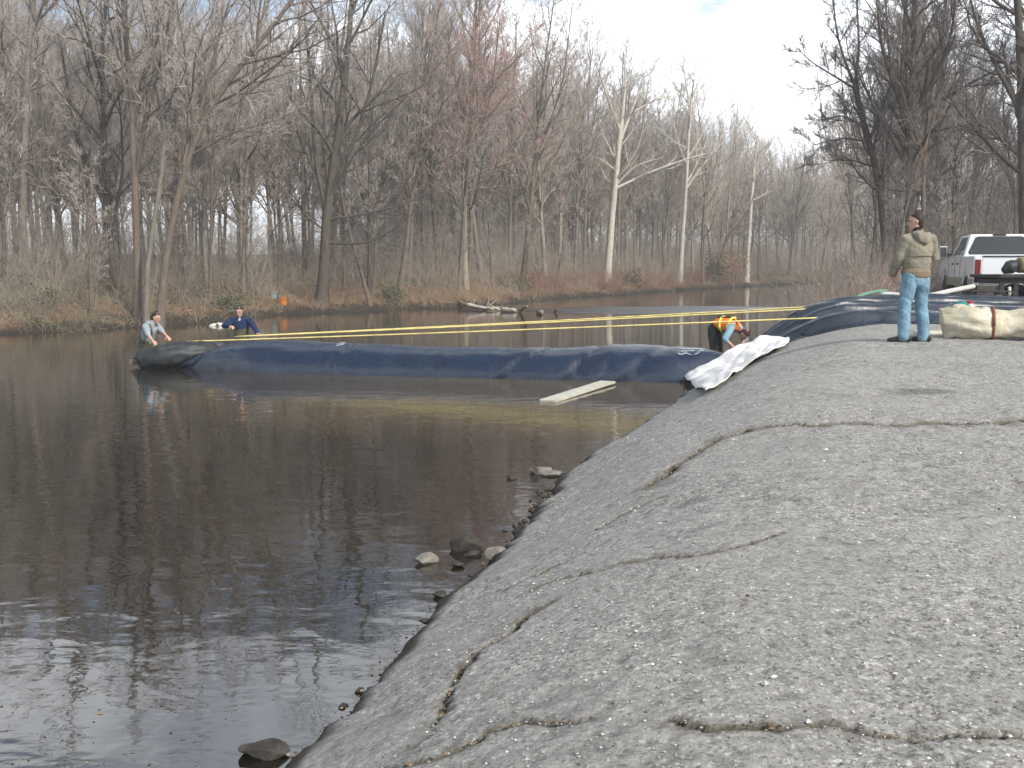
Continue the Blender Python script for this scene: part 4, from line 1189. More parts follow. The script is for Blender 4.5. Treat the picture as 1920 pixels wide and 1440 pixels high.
# ------------------------------------------------------------ driftwood on the far side
m_drift = simple('driftwood', (.26, .22, .17), .85, .3, 5, .4, 20)
m_drift_w = simple('bleached_log', (.40, .36, .30), .8, .2, 5, .3, 20)
def log(pts, r0, r1, mat, label, z=.05, twigs=0, seed=0):
    P = [gnd(px, py, zz) for px, py, zz in pts]; b = P[0].copy(); n = 10
    Q, L = smooth_path([tuple(p - b) for p in P], n)
    r = np.random.default_rng(seed); Q = Q + r.normal(0, .02, Q.shape)
    mb = MB().pipe([Vector(q) for q in Q], list(np.linspace(r0, r1, n) * r.uniform(.85, 1.15, n)), 9)
    o = mb.build('driftwood', mat, None, 0, True); o.location = b
    for q in range(twigs):
        i = r.integers(2, n - 1); d = Vector([float(q_) for q_ in r.normal(0, 1, 3)]); d.z = abs(d.z); d.normalize(); p = Vector(Q[i])
        MB().pipe([p, p + d * r.uniform(.2, .4), p + d * .6 + Vector([float(q_) for q_ in r.normal(0, .1, 3)])], [r1 * .7, r1 * .5, r1 * .25], 6).build('branch_stub', mat, o, 0, True)
    tag(o, label, 'driftwood', 'driftwood at the far waterline'); return o
log([(942, 581, .1), (965, 582, .1), (968, 582, .1)], .13, .10, m_drift_w, 'short bleached log with a cut end at the far waterline', seed=1)
log([(875, 571, .3), (905, 577, .15), (938, 580, .08)], .09, .06, m_drift_w, 'forked bleached branch lying left of the short log', twigs=3, seed=2)
log([(860, 566, .3), (890, 576, .12), (925, 582, .05)], .10, .06, m_drift, 'brown branch half in the water beside the bleached ones', twigs=2, seed=3)
log([(975, 583, .05), (984, 576, .35), (988, 573, .6)], .07, .03, m_drift, 'short grey stub poking up from the water right of the logs', seed=4)
log([(1010, 586, .06), (1016, 585, .14)], .12, .09, m_drift, 'small pale snag in the water right of the stub', seed=5)
log([(1040, 583, .05), (1046, 579, .25)], .06, .03, m_drift_w, 'tiny pale stick standing in the water farthest right', seed=6)
log([(500, 567, .5), (512, 573, .35)], .07, .04, m_drift_w, 'short pale stick high on the bank right of the wader in navy', seed=7)
log([(490, 582, .15), (500, 586, .08)], .06, .04, m_drift_w, 'short pale stick low on the bank right of the wader in navy', seed=8)

# buckets left between the trees
def bucket(px, py, Y, r0, h, mat, label):
    x = at(px, 500, Y).x
    o = empty('bucket', (x, Y, tz1(x, Y) - .02)); tag(o, label, 'bucket')
    MB().lathe([(r0 * .1, 0), (r0 * .8, 0), (r0 * .88, h * .3), (r0, h * .97), (r0 * 1.06, h), (r0 * .95, h), (r0 * .75, h * .05), (r0 * .1, h * .05)], (0, 0, 0)).build('shell', mat, o, 0, True)
    pts = [(r0 * math.cos(q), 0, h * .95 + r0 * .9 * math.sin(q)) for q in np.linspace(0, math.pi, 9)]
    MB().pipe(pts, .008, 6).build('handle', m_black, o)
m_black = simple('black_plastic', (.018, .018, .02), .5, .2)
m_or = simple('orange_paint', (.55, .20, .04), .5, .15)
m_bl = simple('pale_blue_plastic', (.22, .36, .40), .5, .15)
bucket(528, 520, 48.0, .24, .40, m_or, 'orange bucket among the trees right of the wader in navy')
bucket(510, 525, 48.2, .18, .38, m_bl, 'pale blue bucket beside the orange one among the trees')

# ------------------------------------------------------------ tan tarpaulin bundle
t = NT('tan_tarpaulin', .65, .3); v = t.co(); f = t.noise(v, 3.5, 5, .6); g = t.noise(v, 22, 4)
t.color(t.ramp(f, [(.3, (.31, .265, .17)), (.5, (.49, .445, .335)), (.7, (.62, .58, .48))])); nb = t.bump(t.noise(v, 5, 4, .6, .6), .7, .05); t.bump(g, .3, .01, nb)
m_tarp = t.m
bl = at(1768, 632, 14.7); bz = sz1(bl.x, 14.7)
bun = empty('tarpaulin_bundle', (bl.x, 14.7, bz)); tag(bun, 'bulky tan tarpaulin bundle tied with a brown strap on the concrete', 'bundle')
bo = Vector(bun.location)
br = Vector((bl.x + 2.3, 13.95, bz))
def bpt(f, z): p = Vector((bl.x, 14.7, bz)).lerp(br, f); p.z += z; return p - bo
zs = [.215, .25, .24, .20, .22, .255, .235, .195, .17]
fs = [-.02, .05, .12, .2, .3, .45, .58, .75, 1.0]
crumple('canvas', [bpt(f, z * .92) for f, z in zip(fs, zs)], [.205, .255, .25, .20, .225, .265, .25, .215, .18], 111, m_tarp, bun, .98, .26, 44, 100, freq=2.8)
crumple('corner_flap', [bpt(.03, .36), bpt(.05, .42), bpt(.10, .43), bpt(.15, .38)], [.04, .13, .12, .04], 112, m_tarp, bun, .5, .25, 16, 18)
m_strap_b = simple('brown_strap', (.16, .06, .04), .7, .2)
m_cord = simple('tan_cord', (.26, .2, .11), .8, .2)
for f, rad, mt, nm, w in ((.265, .252, m_strap_b, 'strap', .024), (.515, .285, m_cord, 'cord', .012)):
    c = bpt(f, .20); d = (br - Vector((bl.x, 14.7, bz))).normalized(); u = d.cross(Vector((0, 0, 1))).normalized()
    pts = [c + u * rad * math.cos(q) + Vector((0, 0, rad * .99 * math.sin(q))) for q in np.linspace(0, 2 * math.pi, 30)]
    MB().pipe(pts, w, 6).build(nm, mt, bun, 0, True)
# things behind the bundle
def resting(px, Y): x = at(px, 500, Y).x; return Vector((x, Y, sz1(x, Y)))
m_teal = simple('teal_cloth', (.03, .17, .17), .8, .25, 8, .4)
p = resting(1806, 15.3)
o = crumple('cloth_bag', [p + Vector((-.16, 0, .36)), p + Vector((0, 0, .42)), p + Vector((.13, 0, .36))], [.08, .14, .07], 114, m_teal, None, .8, .3, 18, 20, off=p); o.location = p
MBv = MB().box(Vector((0, 0, .15)), (.3, .22, .30)).build('carton', m_black, o, .02)
tag(o, 'teal cloth bag showing over the top of the tarpaulin bundle', 'bag')
p = resting(1822, 15.4)
o = empty('jug', p); tag(o, 'white plastic jug with a red cap half hidden behind the tarpaulin bundle', 'jug')
MB().lathe([(.02, 0), (.10, 0), (.11, .04), (.11, .33), (.08, .42), (.04, .46), (.04, .48), (.01, .48)], (0, 0, 0)).build('body', m_stone_w, o, 0, True)
MB().lathe([(.01, .478), (.05, .478), (.05, .51), (.01, .51)], (0, 0, 0)).build('cap', simple('red_plastic', (.4, .03, .04), .5), o)
MB().pipe([(.08, 0, .40), (.13, 0, .38), (.14, 0, .3), (.10, 0, .24)], .014, 8).build('handle', m_stone_w, o, 0, True)
p = at(1748, 610, 15.3)
p.z = sz1(p.x, 15.3) + .03
o = MB().box((0, 0, 0), (.55, .12, .05)).build('board_end', m_stone_w, None, .006); o.location = p; o.rotation_euler = (0, 0, .1)
tag(o, 'short pale board end lying left of the tarpaulin bundle', 'board')

# ------------------------------------------------------------ pumps and hoses
m_orange = simple('orange_red_paint', (.60, .09, .03), .4, .15)
m_metal = simple('dull_steel', (.35, .35, .35), .4, .2, metal=.8)
m_blue = simple('blue_paint', (.03, .07, .30), .4, .2)
m_lblue = simple('pale_blue_paint', (.40, .58, .72), .4, .2)
m_eng = simple('engine_black', (.025, .025, .026), .5, .3, 20)
def pump(px, Y, s, body, accent, label):
    x = at(px, 500, Y).x
    o = empty('water_pump', (x, Y, tz1(x, Y)), -.1); o.scale = (s, s, s); tag(o, label, 'pump')
    fr = MB()
    for yy in (-.24, .24):
        fr.pipe([(-.40, yy, .02), (.40, yy, .02), (.44, yy, .08), (.44, yy, .50), (.40, yy, .55), (-.40, yy, .55), (-.44, yy, .50), (-.44, yy, .08), (-.40, yy, .02)], .018, 8)
    for xx, zz in ((-.3, .02), (.3, .02), (-.3, .55), (.3, .55)):
        fr.pipe([(xx, -.24, zz), (xx, .24, zz)], .016, 8)
    fr.build('frame', m_eng, o, 0, True)
    MB().box((-.16, 0, .36), (.40, .34, .14)).build('fuel_tank', body, o, .04)
    MB().box((-.14, 0, .20), (.28, .28, .20)).build('engine_block', m_eng, o, .03)
    MB().lathe([(.02, -.20), (.10, -.20), (.11, -.16), (.11, -.14), (.02, -.13)], (-.14, 0, .2), 'y').build('recoil_starter', body, o, 0, True)
    MB().lathe([(.03, 0), (.15, .0), (.17, .05), (.17, .12), (.12, .17), (.03, .17)], (.10, 0, .21), 'x').build('pump_housing', accent, o, 0, True)
    MB().cyl((.22, 0, .32), (.22, 0, .47), .05).build('outlet', m_metal, o)
    MB().cyl((.27, 0, .2), (.40, 0, .2), .055).build('inlet', m_metal, o)
    MB().lathe([(.01, -.30), (.055, -.30), (.06, -.26), (.01, -.25)], (.02, 0, .30), 'y').build('air_filter', m_stone_w, o, 0, True)
    return o
pump(1856, 21.8, 1.0, m_orange, m_eng, 'orange and black petrol pump on the ground behind the sleeve, by the trailer')
pump(1678, 23.2, .82, m_lblue, m_blue, 'blue and white petrol pump left of the standing man, behind the sleeve')
m_hose = simple('grey_hose', (.45, .45, .42), .6, .15)
hp = [at(1825, 537, 21.6), at(1805, 541, 21.2), at(1780, 546, 20.9), at(1755, 552, 20.7), at(1735, 556, 20.5), at(1705, 557, 20.4), at(1672, 551, 20.5), at(1650, 552, 20.6)]
pth, _ = smooth_path([tuple(p) for p in hp], 30); b = Vector(pth[0])
o = MB().pipe([Vector(p) - b for p in pth], .052, 10).build('pump_hose', m_hose, None, 0, True); o.location = b
tag(o, 'thick grey hose running from the orange pump over the black sleeve', 'hose')
m_ghose = simple('green_hose', (.10, .22, .14), .5, .2)
hp = [at(1662, 545, 22.8), at(1648, 546, 22.3), at(1632, 549, 21.6), at(1618, 553, 21.2), at(1606, 558, 21.0), at(1596, 565, 20.9)]
pth, _ = smooth_path([tuple(p) for p in hp], 24); b = Vector(pth[0])
o = MB().pipe([Vector(p) - b for p in pth], .04, 10).build('pump_hose', m_ghose, None, 0, True); o.location = b
tag(o, 'green hose curving from the blue pump down the back of the sleeve', 'hose')

# ------------------------------------------------------------ pickup truck
t = NT('white_car_paint', .22, .5); t.color((.72, .74, .75)); t.b.inputs['Coat Weight'].default_value = .5; m_wpaint = t.m
m_tanp = simple('tan_lower_paint', (.22, .20, .165), .35, .1)
t = NT('tinted_glass', .06, .6); t.color((.012, .016, .018)); m_glass = t.m
m_rub = simple('tyre_rubber', (.02, .02, .02), .85, .2)
m_chrome = simple('chrome', (.6, .6, .6), .2, .05, metal=1)
t = NT('red_lens', .2, .5); t.color((.16, .012, .014)); m_red_l = t.m
TH = R(15)
tx = at(1826, 500, 26.5).x
truck = empty('pickup_truck', (tx + 1.0 * math.cos(TH), 26.5 - 1.0 * math.sin(TH), tz1(tx + 1, 27) - .01), -TH)
tag(truck, 'white crew cab pickup with tan lower panels, seen from behind', 'pickup truck')
def arch(cy, r, n=9): return [(cy + r * math.cos(q), .56 + r * math.sin(q)) for q in np.linspace(math.pi, 0, n)]
A1, A2_ = arch(1.25, .46), arch(4.85, .46)
prof_ = [(.02, .56)] + A1 + A2_ + [(5.85, .58), (5.95, .72), (5.95, 1.05), (5.80, 1.20), (4.55, 1.30), (4.2, 1.34), (.0, 1.34), (.0, .60)]
mb = MB()
mb.prism([(y, z) for y, z in prof_], -1.0, -.88); mb.prism([(y, z) for y, z in prof_], .88, 1.0)
mb.box((0, 1.0, .84), (1.78, 1.96, .10)); mb.box((0, 2.02, 1.09), (1.78, .08, .5)); mb.box((0, 4.0, .75), (1.78, 3.7, .5))
mb.prism([(2.1, .9), (5.80, .9), (5.80, 1.19), (4.55, 1.29), (4.2, 1.33), (2.1, 1.33)], -.89, .89)
mb.build('body', m_wpaint, truck, .025)
tg = MB().box((0, .035, 1.02), (1.62, .07, .62)).build('tailgate', m_wpaint, truck, .02)
MB().box((0, -.004, 1.20), (.30, .02, .07)).build('handle', m_black, tg, .01)
MB().box((0, -.002, 1.335), (1.60, .06, .03)).build('top_rail', m_black, tg, .008)
lp = MB()
for sx in (-1, 1):
    lp.prism([(.06, .57), (.76, .57), (.80, .74), (.06, .74)], sx * 1.001, sx * 1.012)
    lp.prism([(1.74, .52), (4.36, .52), (4.31, .76), (1.69, .76)], sx * 1.001, sx * 1.012)
    lp.prism([(5.34, .59), (5.86, .59), (5.9, .74), (5.29, .74)], sx * 1.001, sx * 1.012)
lp.build('lower_panel', m_tanp, truck)
# greenhouse
b0, b1, r0_, r1_ = (2.05, 4.35, 2.20, 3.62)
Zb, Zr = 1.335, 1.97
cv = [(-.93, b0, Zb), (.93, b0, Zb), (.93, b1, Zb), (-.93, b1, Zb), (-.76, r0_, Zr), (.76, r0_, Zr), (.76, r1_, Zr), (-.76, r1_, Zr)]
MB().add(cv, [(0, 1, 2, 3), (4, 5, 6, 7), (0, 1, 5, 4), (1, 2, 6, 5), (2, 3, 7, 6), (3, 0, 4, 7)]).build('cab', m_wpaint, truck, .05, True, seg=3)
def on_face(a, b, c, d, pts, off, nm, mat, parent, th=.012):
    a, b, c, d = map(Vector, (a, b, c, d)); n = (b - a).cross(d - a).normalized()
    P = [(a.lerp(b, u)).lerp(d.lerp(c, u), w) for u, w in pts]
    return MB().add([p + n * off for p in P] + [p - n * th for p in P], [tuple(range(len(P))), tuple(range(2 * len(P) - 1, len(P) - 1, -1))] + [(q, (q + 1) % len(P), (q + 1) % len(P) + len(P), q + len(P)) for q in range(len(P))]).build(nm, mat, parent)
rq = [(.07, .10), (.93, .10), (.955, .2), (.90, .86), (.86, .90), (.14, .90), (.10, .86), (.045, .2)]
on_face(cv[0], cv[1], cv[5], cv[4], rq, .008, 'rear_window', m_glass, truck)
for nm_, A, B, C, D in (('l', cv[3], cv[0], cv[4], cv[7]), ('r', cv[1], cv[2], cv[6], cv[5])):
    if nm_ == 'l': w1_, w2_ = [(.20, .10), (.52, .10), (.545, .86), (.36, .86)], [(.58, .10), (.90, .10), (.87, .86), (.60, .86)]
    else: w1_, w2_ = [(.48, .10), (.80, .10), (.64, .86), (.455, .86)], [(.10, .10), (.42, .10), (.40, .86), (.13, .86)]
    on_face(A, B, C, D, w1_, .008, 'side_window', m_glass, truck); on_face(A, B, C, D, w2_, .008, 'side_window', m_glass, truck)
on_face(cv[2], cv[3], cv[7], cv[6], [(.06, .08), (.94, .08), (.92, .9), (.08, .9)], .008, 'windscreen', m_glass, truck)
MB().box((0, 2.20, 1.945), (.34, .05, .05)).build('brake_light', m_black, truck, .01)
for sx in (-1, 1):
    MB().box((sx * .905, .0, 1.03), (.15, .05, .44)).build('tail_light', m_red_l, truck, .015)
    mb = MB(); mb.box((sx * 1.20, 3.98, 1.50), (.22, .12, .34)); m1 = mb.build('mirror', m_wpaint, truck, .03)
    MB().box((sx * 1.04, 4.0, 1.42), (.22, .06, .06)).build('bracket', m_black, m1)
    MB().box((sx * 1.20, 3.915, 1.50), (.18, .012, .29)).build('mirror_glass', m_glass, m1)
    for yy in (2.42, 3.28):
        MB().box((sx * 1.012, yy + .1, 1.14), (.03, .20, .05)).build('door_handle', m_black, truck, .01)
    for y0, y1 in ((2.12, 3.0), (3.03, 4.15)):
        dsm = MB()
        for q in (y0, y1): dsm.box((sx * 1.001, q, 1.03), (.008, .014, .60))
        dsm.build('door_seam', m_black, truck)
    for wy in (1.25, 4.85):
        w_ = MB().lathe([(.24, -.13), (.37, -.13), (.40, -.10), (.405, 0), (.40, .10), (.37, .13), (.24, .13), (.24, -.13)], (sx * .86, wy, .405), 'x', 28).build('wheel', m_rub, truck, 0, True)
        MB().lathe([(.02, -.05), (.10, -.06), (.12, -.02), (.20, -.03), (.245, .10 * 0 - .11), (.245, .11), (.22, .0), (.02, .0)], (sx * .88, wy, .405), 'x', 24).build('rim', m_chrome, w_, 0, True)
bp_ = MB().box((0, -.12, .66), (1.9, .18, .22)).build('rear_bumper', m_chrome, truck, .04)
MB().box((0, -.215, .68), (.31, .012, .16)).build('number_plate', m_stone_w, bp_)

# ------------------------------------------------------------ flatbed trailer with a rolled tarpaulin
m_deck = simple('trailer_black', (.022, .024, .026), .55, .3, 5)
rx = at(1846, 500, 22.9).x
tr = empty('flatbed_trailer', (rx, 22.9, tz1(rx + 1, 23)), R(-4))
tag(tr, 'low black flatbed trailer at the right edge in front of the pickup', 'trailer')
MB().box((1.9, 0, .86), (3.8, 1.7, .07)).build('deck', m_deck, tr, .01)
mb = MB()
for yy in (-.70, .70): mb.box((1.9, yy, .76), (3.7, .07, .13))
for xx in (.15, 1.4, 2.8): mb.box((xx, 0, .74), (.07, 1.4, .09))
mb.build('chassis', m_deck, tr)
for xx in (.12, .42):
    MB().box((xx, -.70, .43), (.09, .09, .60)).build('leg', m_deck, tr)
MB().pipe([(.27, -.74, .62), (.27, -.78, .50), (.27, -.74, .40)], .035, 8).build('coupling_ball', m_stone_w, tr, 0, True)
for yy in (-.98, .98):
    w_ = MB().lathe([(.20, -.10), (.31, -.10), (.335, -.07), (.335, .07), (.31, .10), (.20, .10), (.2, -.10)], (1.10, yy, .335), 'y', 28).build('wheel', m_rub, tr, 0, True)
    MB().lathe([(.01, -.06), (.07, -.07), (.09, -.03), (.17, -.04), (.205, -.09), (.205, .09), (.01, .05)], (1.10, yy, .335), 'y', 24).build('rim', m_metal, w_, 0, True)
    pts_o = [(1.10 + .43 * math.cos(q), .36 + .43 * math.sin(q)) for q in np.linspace(math.pi, 0, 12)]; pts_i = [(1.10 + .41 * math.cos(q), .36 + .41 * math.sin(q)) for q in np.linspace(0, math.pi, 12)]
    MB().prism(pts_o + pts_i, yy - .13, yy + .13, 'y').build('mudguard', m_deck, tr)
MB().box((2.9, -.72, .60), (1.4, .5, .42)).build('side_locker', m_deck, tr, .02)
m_roll = simple('olive_canvas', (.17, .145, .075), .85, .3, 7, .5, 12)
p = Vector(tr.matrix_basis @ Vector((.55, -.35, .895)))
o = crumple('rolled_tarpaulin', [p + Vector((0, 0, .20)), p + Vector((.4, 0, .215)), p + Vector((1.2, 0, .21)), p + Vector((2.4, -.1, .2))], [.17, .20, .205, .19], 121, m_roll, None, 1.0, .12, 30, 50, off=p); o.location = p
tag(o, 'olive rolled tarpaulin lying on the trailer deck', 'tarpaulin roll')
crumple('dark_sack', [Vector((-.30, 0, .06)), Vector((-.12, 0, .16)), Vector((.0, 0, .17))], [.06, .15, .13], 123, m_fab, o, 1.0, .2, 16, 16)
# ------------------------------------------------------------ people
def cap_rings(C, U, W):
    """round both ends of a loft given as centres and half-axis vectors"""
    C = [Vector(c) for c in C]; U = [Vector(u) for u in U]; W = [Vector(w) for w in W]
    t0 = (C[0] - C[1]).normalized(); t1 = (C[-1] - C[-2]).normalized()
    r0 = min(U[0].length, W[0].length); r1 = min(U[-1].length, W[-1].length)
    pre = [(C[0] + t0 * r0 * q, U[0] * s, W[0] * s) for q, s in ((.95, .22), (.75, .62), (.4, .9))]
    post = [(C[-1] + t1 * r1 * q, U[-1] * s, W[-1] * s) for q, s in ((.4, .9), (.75, .62), (.95, .22))]
    return pre + list(zip(C, U, W)) + post
class Lofts:
    def __init__(s): s.parts = []
    def rings(s, C, U, W, k=16):
        R_ = cap_rings(C, U, W); out = []
        for c, u, w in R_:
            out.append([c + math.cos(2 * math.pi * q / k) * u + math.sin(2 * math.pi * q / k) * w for q in range(k)])
        s.parts.append(ring_loft(out)); return s
    def limb(s, pts, rr, k=12, flat=1.0, n_=None):
        pts = [Vector(p) for p in pts]; U, W = [], []; prev = None
        for i, p in enumerate(pts):
            t = (pts[min(i + 1, len(pts) - 1)] - pts[max(i - 1, 0)]).normalized()
            if n_ is not None: prev = Vector(n_)
            if prev is None: prev = t.orthogonal()
            w = (prev - t * prev.dot(t)).normalized(); prev = w; u = t.cross(w)
            U.append(u * rr[i]); W.append(w * rr[i] * flat)
        return s.rings(pts, U, W, k)
    def torso(s, lst, side=Vector((1, 0, 0)), k=20):
        """lst: (centre, half width, half depth[, side])"""
        C = [Vector(l[0]) for l in lst]; U, W = [], []
        for i, l in enumerate(lst):
            t = (C[min(i + 1, len(C) - 1)] - C[max(i - 1, 0)]).normalized(); sd = Vector(l[3]) if len(l) > 3 else side
            sd = (sd - t * sd.dot(t)).normalized(); f = t.cross(sd)
            U.append(sd * l[1]); W.append(f * l[2])
        return s.rings(C, U, W, k)
    def build(s, name, mat, parent, voxel=.012, smooth=5, wr=None):
        V, F = [], []
        for v, f in s.parts:
            n = len(V); V += v; F += [tuple(i + n for i in q) for q in f]
        me = bpy.data.meshes.new('tmp'); me.from_pydata([tuple(v) for v in V], [], F)
        bm = bmesh.new(); bm.from_mesh(me); bmesh.ops.recalc_face_normals(bm, faces=bm.faces); bm.to_mesh(me); bm.free()
        o = bpy.data.objects.new('tmp', me); col.objects.link(o)
        m = o.modifiers.new('r', 'REMESH'); m.mode = 'VOXEL'; m.voxel_size = voxel; m.use_smooth_shade = True
        if smooth:
            q = o.modifiers.new('s', 'SMOOTH'); q.factor = .5; q.iterations = smooth
        dg = bpy.context.evaluated_depsgraph_get()
        new = bpy.data.meshes.new_from_object(o.evaluated_get(dg)); new.name = name
        bpy.data.objects.remove(o); bpy.data.meshes.remove(me)
        if wr:
            a, sx, sz, seed = wr
            n = len(new.vertices); co = np.empty(n * 3, np.float32); new.vertices.foreach_get('co', co); co = co.reshape(-1, 3)
            nn = np.empty(n * 3, np.float32); new.vertex_normals.foreach_get('vector', nn); nn = nn.reshape(-1, 3)
            h = (fbm(co[:, 2] * sz + co[:, 0] * sx, co[:, 1] * sx + co[:, 0] * sx * .7 + 9, seed, 3) - .5) * 2 * a
            co = co + nn * h[:, None]; new.vertices.foreach_set('co', co.ravel()); new.update()
        new.polygons.foreach_set('use_smooth', [True] * len(new.polygons))
        new.materials.clear()
        return link(name, new, parent, [mat])
def ik(sh, wr, L1, L2, pole):
    sh, wr, pole = Vector(sh), Vector(wr), Vector(pole)
    d = wr - sh; D = d.length
    if D > (L1 + L2) * .995: d = d * ((L1 + L2) * .995 / D); D = d.length; wr = sh + d
    t = d.normalized(); a = (L1 * L1 - L2 * L2 + D * D) / (2 * D); h = math.sqrt(max(L1 * L1 - a * a, 0))
    p = (pole - t * pole.dot(t)).normalized()
    return sh + t * a + p * h, wr
def head_frame(fwd, up):
    f = Vector(fwd).normalized(); u = Vector(up); u = (u - f * u.dot(f)).normalized(); return f, u, f.cross(u)
def add_head(L, c, fwd, up):
    f, u, s = head_frame(fwd, up); c = Vector(c)
    L.rings([c + u * h + f * o for h, w, d, o in HEAD], [s * w for h, w, d, o in HEAD], [f * d for h, w, d, o in HEAD], 20)
    P = lambda x, y, z: c + s * x + f * y + u * z
    L.limb([P(0, .088, .022), P(0, .103, .0), P(0, .115, -.026), P(0, .100, -.036)], [.009, .012, .016, .012])
    for sx in (-1, 1):
        L.limb([P(sx * .073, -.008, .018), P(sx * .080, -.012, .0), P(sx * .074, -.004, -.028)], [.014, .017, .010], flat=.5, n_=s)
        L.limb([P(sx * .014, .091, .034), P(sx * .045, .080, .034)], [.008, .008])
    L.limb([P(-.020, .088, -.062), P(0, .094, -.060), P(.020, .088, -.062)], [.006, .009, .006])
    L.limb([P(0, .078, -.094), P(0, .074, -.10)], [.016, .014])
    return f, u, s
HEAD = [(-.112, .030, .030, .052), (-.092, .046, .054, .030), (-.055, .060, .078, .012), (-.01, .070, .092, .0), (.035, .074, .097, -.004), (.075, .068, .086, -.008), (.102, .046, .060, -.010)]
def hair(parent, c, fwd, up, mat, front=.0):
    f, u, s = head_frame(fwd, up); c = Vector(c)
    H = [(-.055, .058, .046, -.050), (-.01, .0735, .062, -.040), (.03, .079, .078, -.028), (.065, .0775, .091, -.016 + front), (.095, .065, .081, -.013 + front), (.117, .042, .056, -.014 + front)]
    L = Lofts(); L.rings([c + u * h + f * o for h, w, d, o in H], [s * w for h, w, d, o in H], [f * d for h, w, d, o in H], 20)
    return L.build('hair', mat, parent, .007, 2, (.004, 40, 40, 3))
def eyes(parent, c, fwd, up):
    f, u, s = head_frame(fwd, up)
    for sx in (-1, 1):
        p = Vector(c) + s * sx * .030 + f * .0865 + u * .012
        e = MB().lathe([(.001, -.010), (.007, -.007), (.0105, 0), (.007, .007), (.001, .010)], p, 'z', 10).build('eye', m_eye, parent, 0, True)
def hand(L, w, d, pn, thumb, curl=.5):
    """w wrist, d finger direction, pn palm normal, thumb: sideways direction"""
    w, d, pn = Vector(w), Vector(d).normalized(), Vector(pn)
    pn = (pn - d * pn.dot(d)).normalized(); sd = d.cross(pn); sd = sd if sd.dot(Vector(thumb)) > 0 else -sd
    L.rings([w, w + d * .03, w + d * .065, w + d * .092], [sd * .026, sd * .036, sd * .041, sd * .039], [pn * .019, pn * .016, pn * .015, pn * .012], 12)
    for x, ln in ((.031, .072), (.0105, .082), (-.0105, .076), (-.031, .060)):
        p = w + d * .085 + sd * x; a = 0; pts = [p]; dd = d.copy()
        for q in (.45, .32, .23):
            a += curl * .75; dd = (d * math.cos(a) + pn * math.sin(a)).normalized(); p = p + dd * ln * q; pts.append(p)
        L.limb(pts, [.0095, .009, .0082, .007], 8)
    p = w + d * .025 + sd * .030; t1 = (d * .55 + sd * .75 + pn * .25).normalized(); t2 = (d * .85 + sd * .25 + pn * .4).normalized()
    L.limb([p, p + t1 * .040, p + t1 * .040 + t2 * .030, p + t1 * .040 + t2 * .055], [.014, .0115, .010, .008], 8)
t = NT('skin', .55, .35); v = t.co(); t.color(t.ramp(t.noise(v, 9, 3), [(.3, (.40, .225, .165)), (.7, (.52, .315, .24))])); m_skin = t.m
m_eye = simple('eye_dark', (.03, .025, .022), .2, .1)
m_hair = simple('dark_brown_hair', (.022, .014, .010), .6, .3, 30, .4, 60)
def cloth(name, c, var=.15, rough=.9, scale=9, sheen=True):
    t = NT(name, rough, .15); v = t.co(); f = t.noise(v, scale, 5, .6); g = t.noise(v, 160, 2)
    t.color(t.ramp(f, [(.3, tuple(x * (1 - var) for x in c)), (.7, tuple(x * (1 + var) for x in c))]))
    nb = t.bump(t.noise(t.co((1, 1, 1.6)), 14, 4, .55, .8), .5, .02); t.bump(g, .15, .003, nb)
    return t.m
SKY_UP = Vector((0, 0, 1))
def person(loc, rz, label):
    o = empty('person', loc, rz); tag(o, label, 'person'); return o
def body_core(L, J, hands=True):
    L.torso([(J['pel'] + Vector((0, 0, -.04)), .125, .085), (J['pel'] + Vector((0, 0, .08)), .125, .085), (J['wai'], .115, .08), (J['che'], .135, .095), (J['nkb'] + (J['che'] - J['nkb']) * .35, .11, .07)])
    L.limb([J['nkb'] - (J['nkb'] - J['che']) * .2, J['nkb'], J['hed'] + (J['nkb'] - J['hed']) * .30], [.062, .056, .054])
    for sd in 'LR':
        L.limb([J['che'].lerp(J['sh' + sd], .6) + Vector((0, 0, .02)), J['sh' + sd], J['sh' + sd].lerp(J['el' + sd], .5), J['el' + sd], J['el' + sd].lerp(J['wr' + sd], .35), J['wr' + sd]], [.05, .048, .041, .034, .037, .025])
        L.limb([J['hi' + sd], J['hi' + sd].lerp(J['kn' + sd], .4), J['kn' + sd], J['kn' + sd].lerp(J['an' + sd], .35), J['an' + sd]], [.072, .066, .048, .048, .034])
        t_ = Vector(J['to' + sd]).normalized(); a = J['an' + sd]
        L.limb([a + Vector((0, 0, -.03)) - t_ * .03, a + Vector((0, 0, -.055)) + t_ * .06, a + Vector((0, 0, -.065)) + t_ * .13], [.032, .03, .022])

# --- the man standing on the apron, seen from behind
sp_ = march(1712, 641, lambda x, y: sz1(x, y))
man = person((sp_.x, sp_.y, sp_.z), R(13), 'standing man in an olive tan hooded jacket and blue jeans watching the river')
J = dict(pel=Vector((0, 0, .95)), wai=Vector((0, .01, 1.08)), che=Vector((0, -.005, 1.30)), nkb=Vector((0, .0, 1.475)), hed=Vector((-.015, .035, 1.655)))
for sd, sx in (('L', -1), ('R', 1)):
    J['sh' + sd] = Vector((sx * .185, 0, 1.425)); J['hi' + sd] = Vector((sx * .088, 0, .93))
J['knL'] = Vector((-.135, .035, .50)); J['anL'] = Vector((-.175, -.02, .085)); J['toL'] = Vector((-.86, .50, 0))
J['knR'] = Vector((.125, .03, .50)); J['anR'] = Vector((.155, .0, .085)); J['toR'] = Vector((-.62, .78, 0))
J['elL'], J['wrL'] = ik(J['shL'], (-.235, .20, .93), .29, .26, (-.55, -.8, .0))
J['elR'], J['wrR'] = ik(J['shR'], (.20, .19, .98), .29, .26, (1, -.45, 0))
L = Lofts(); body_core(L, J)
hf, hu = Vector((-.84, .54, -.04)), SKY_UP
add_head(L, J['hed'], hf, hu)
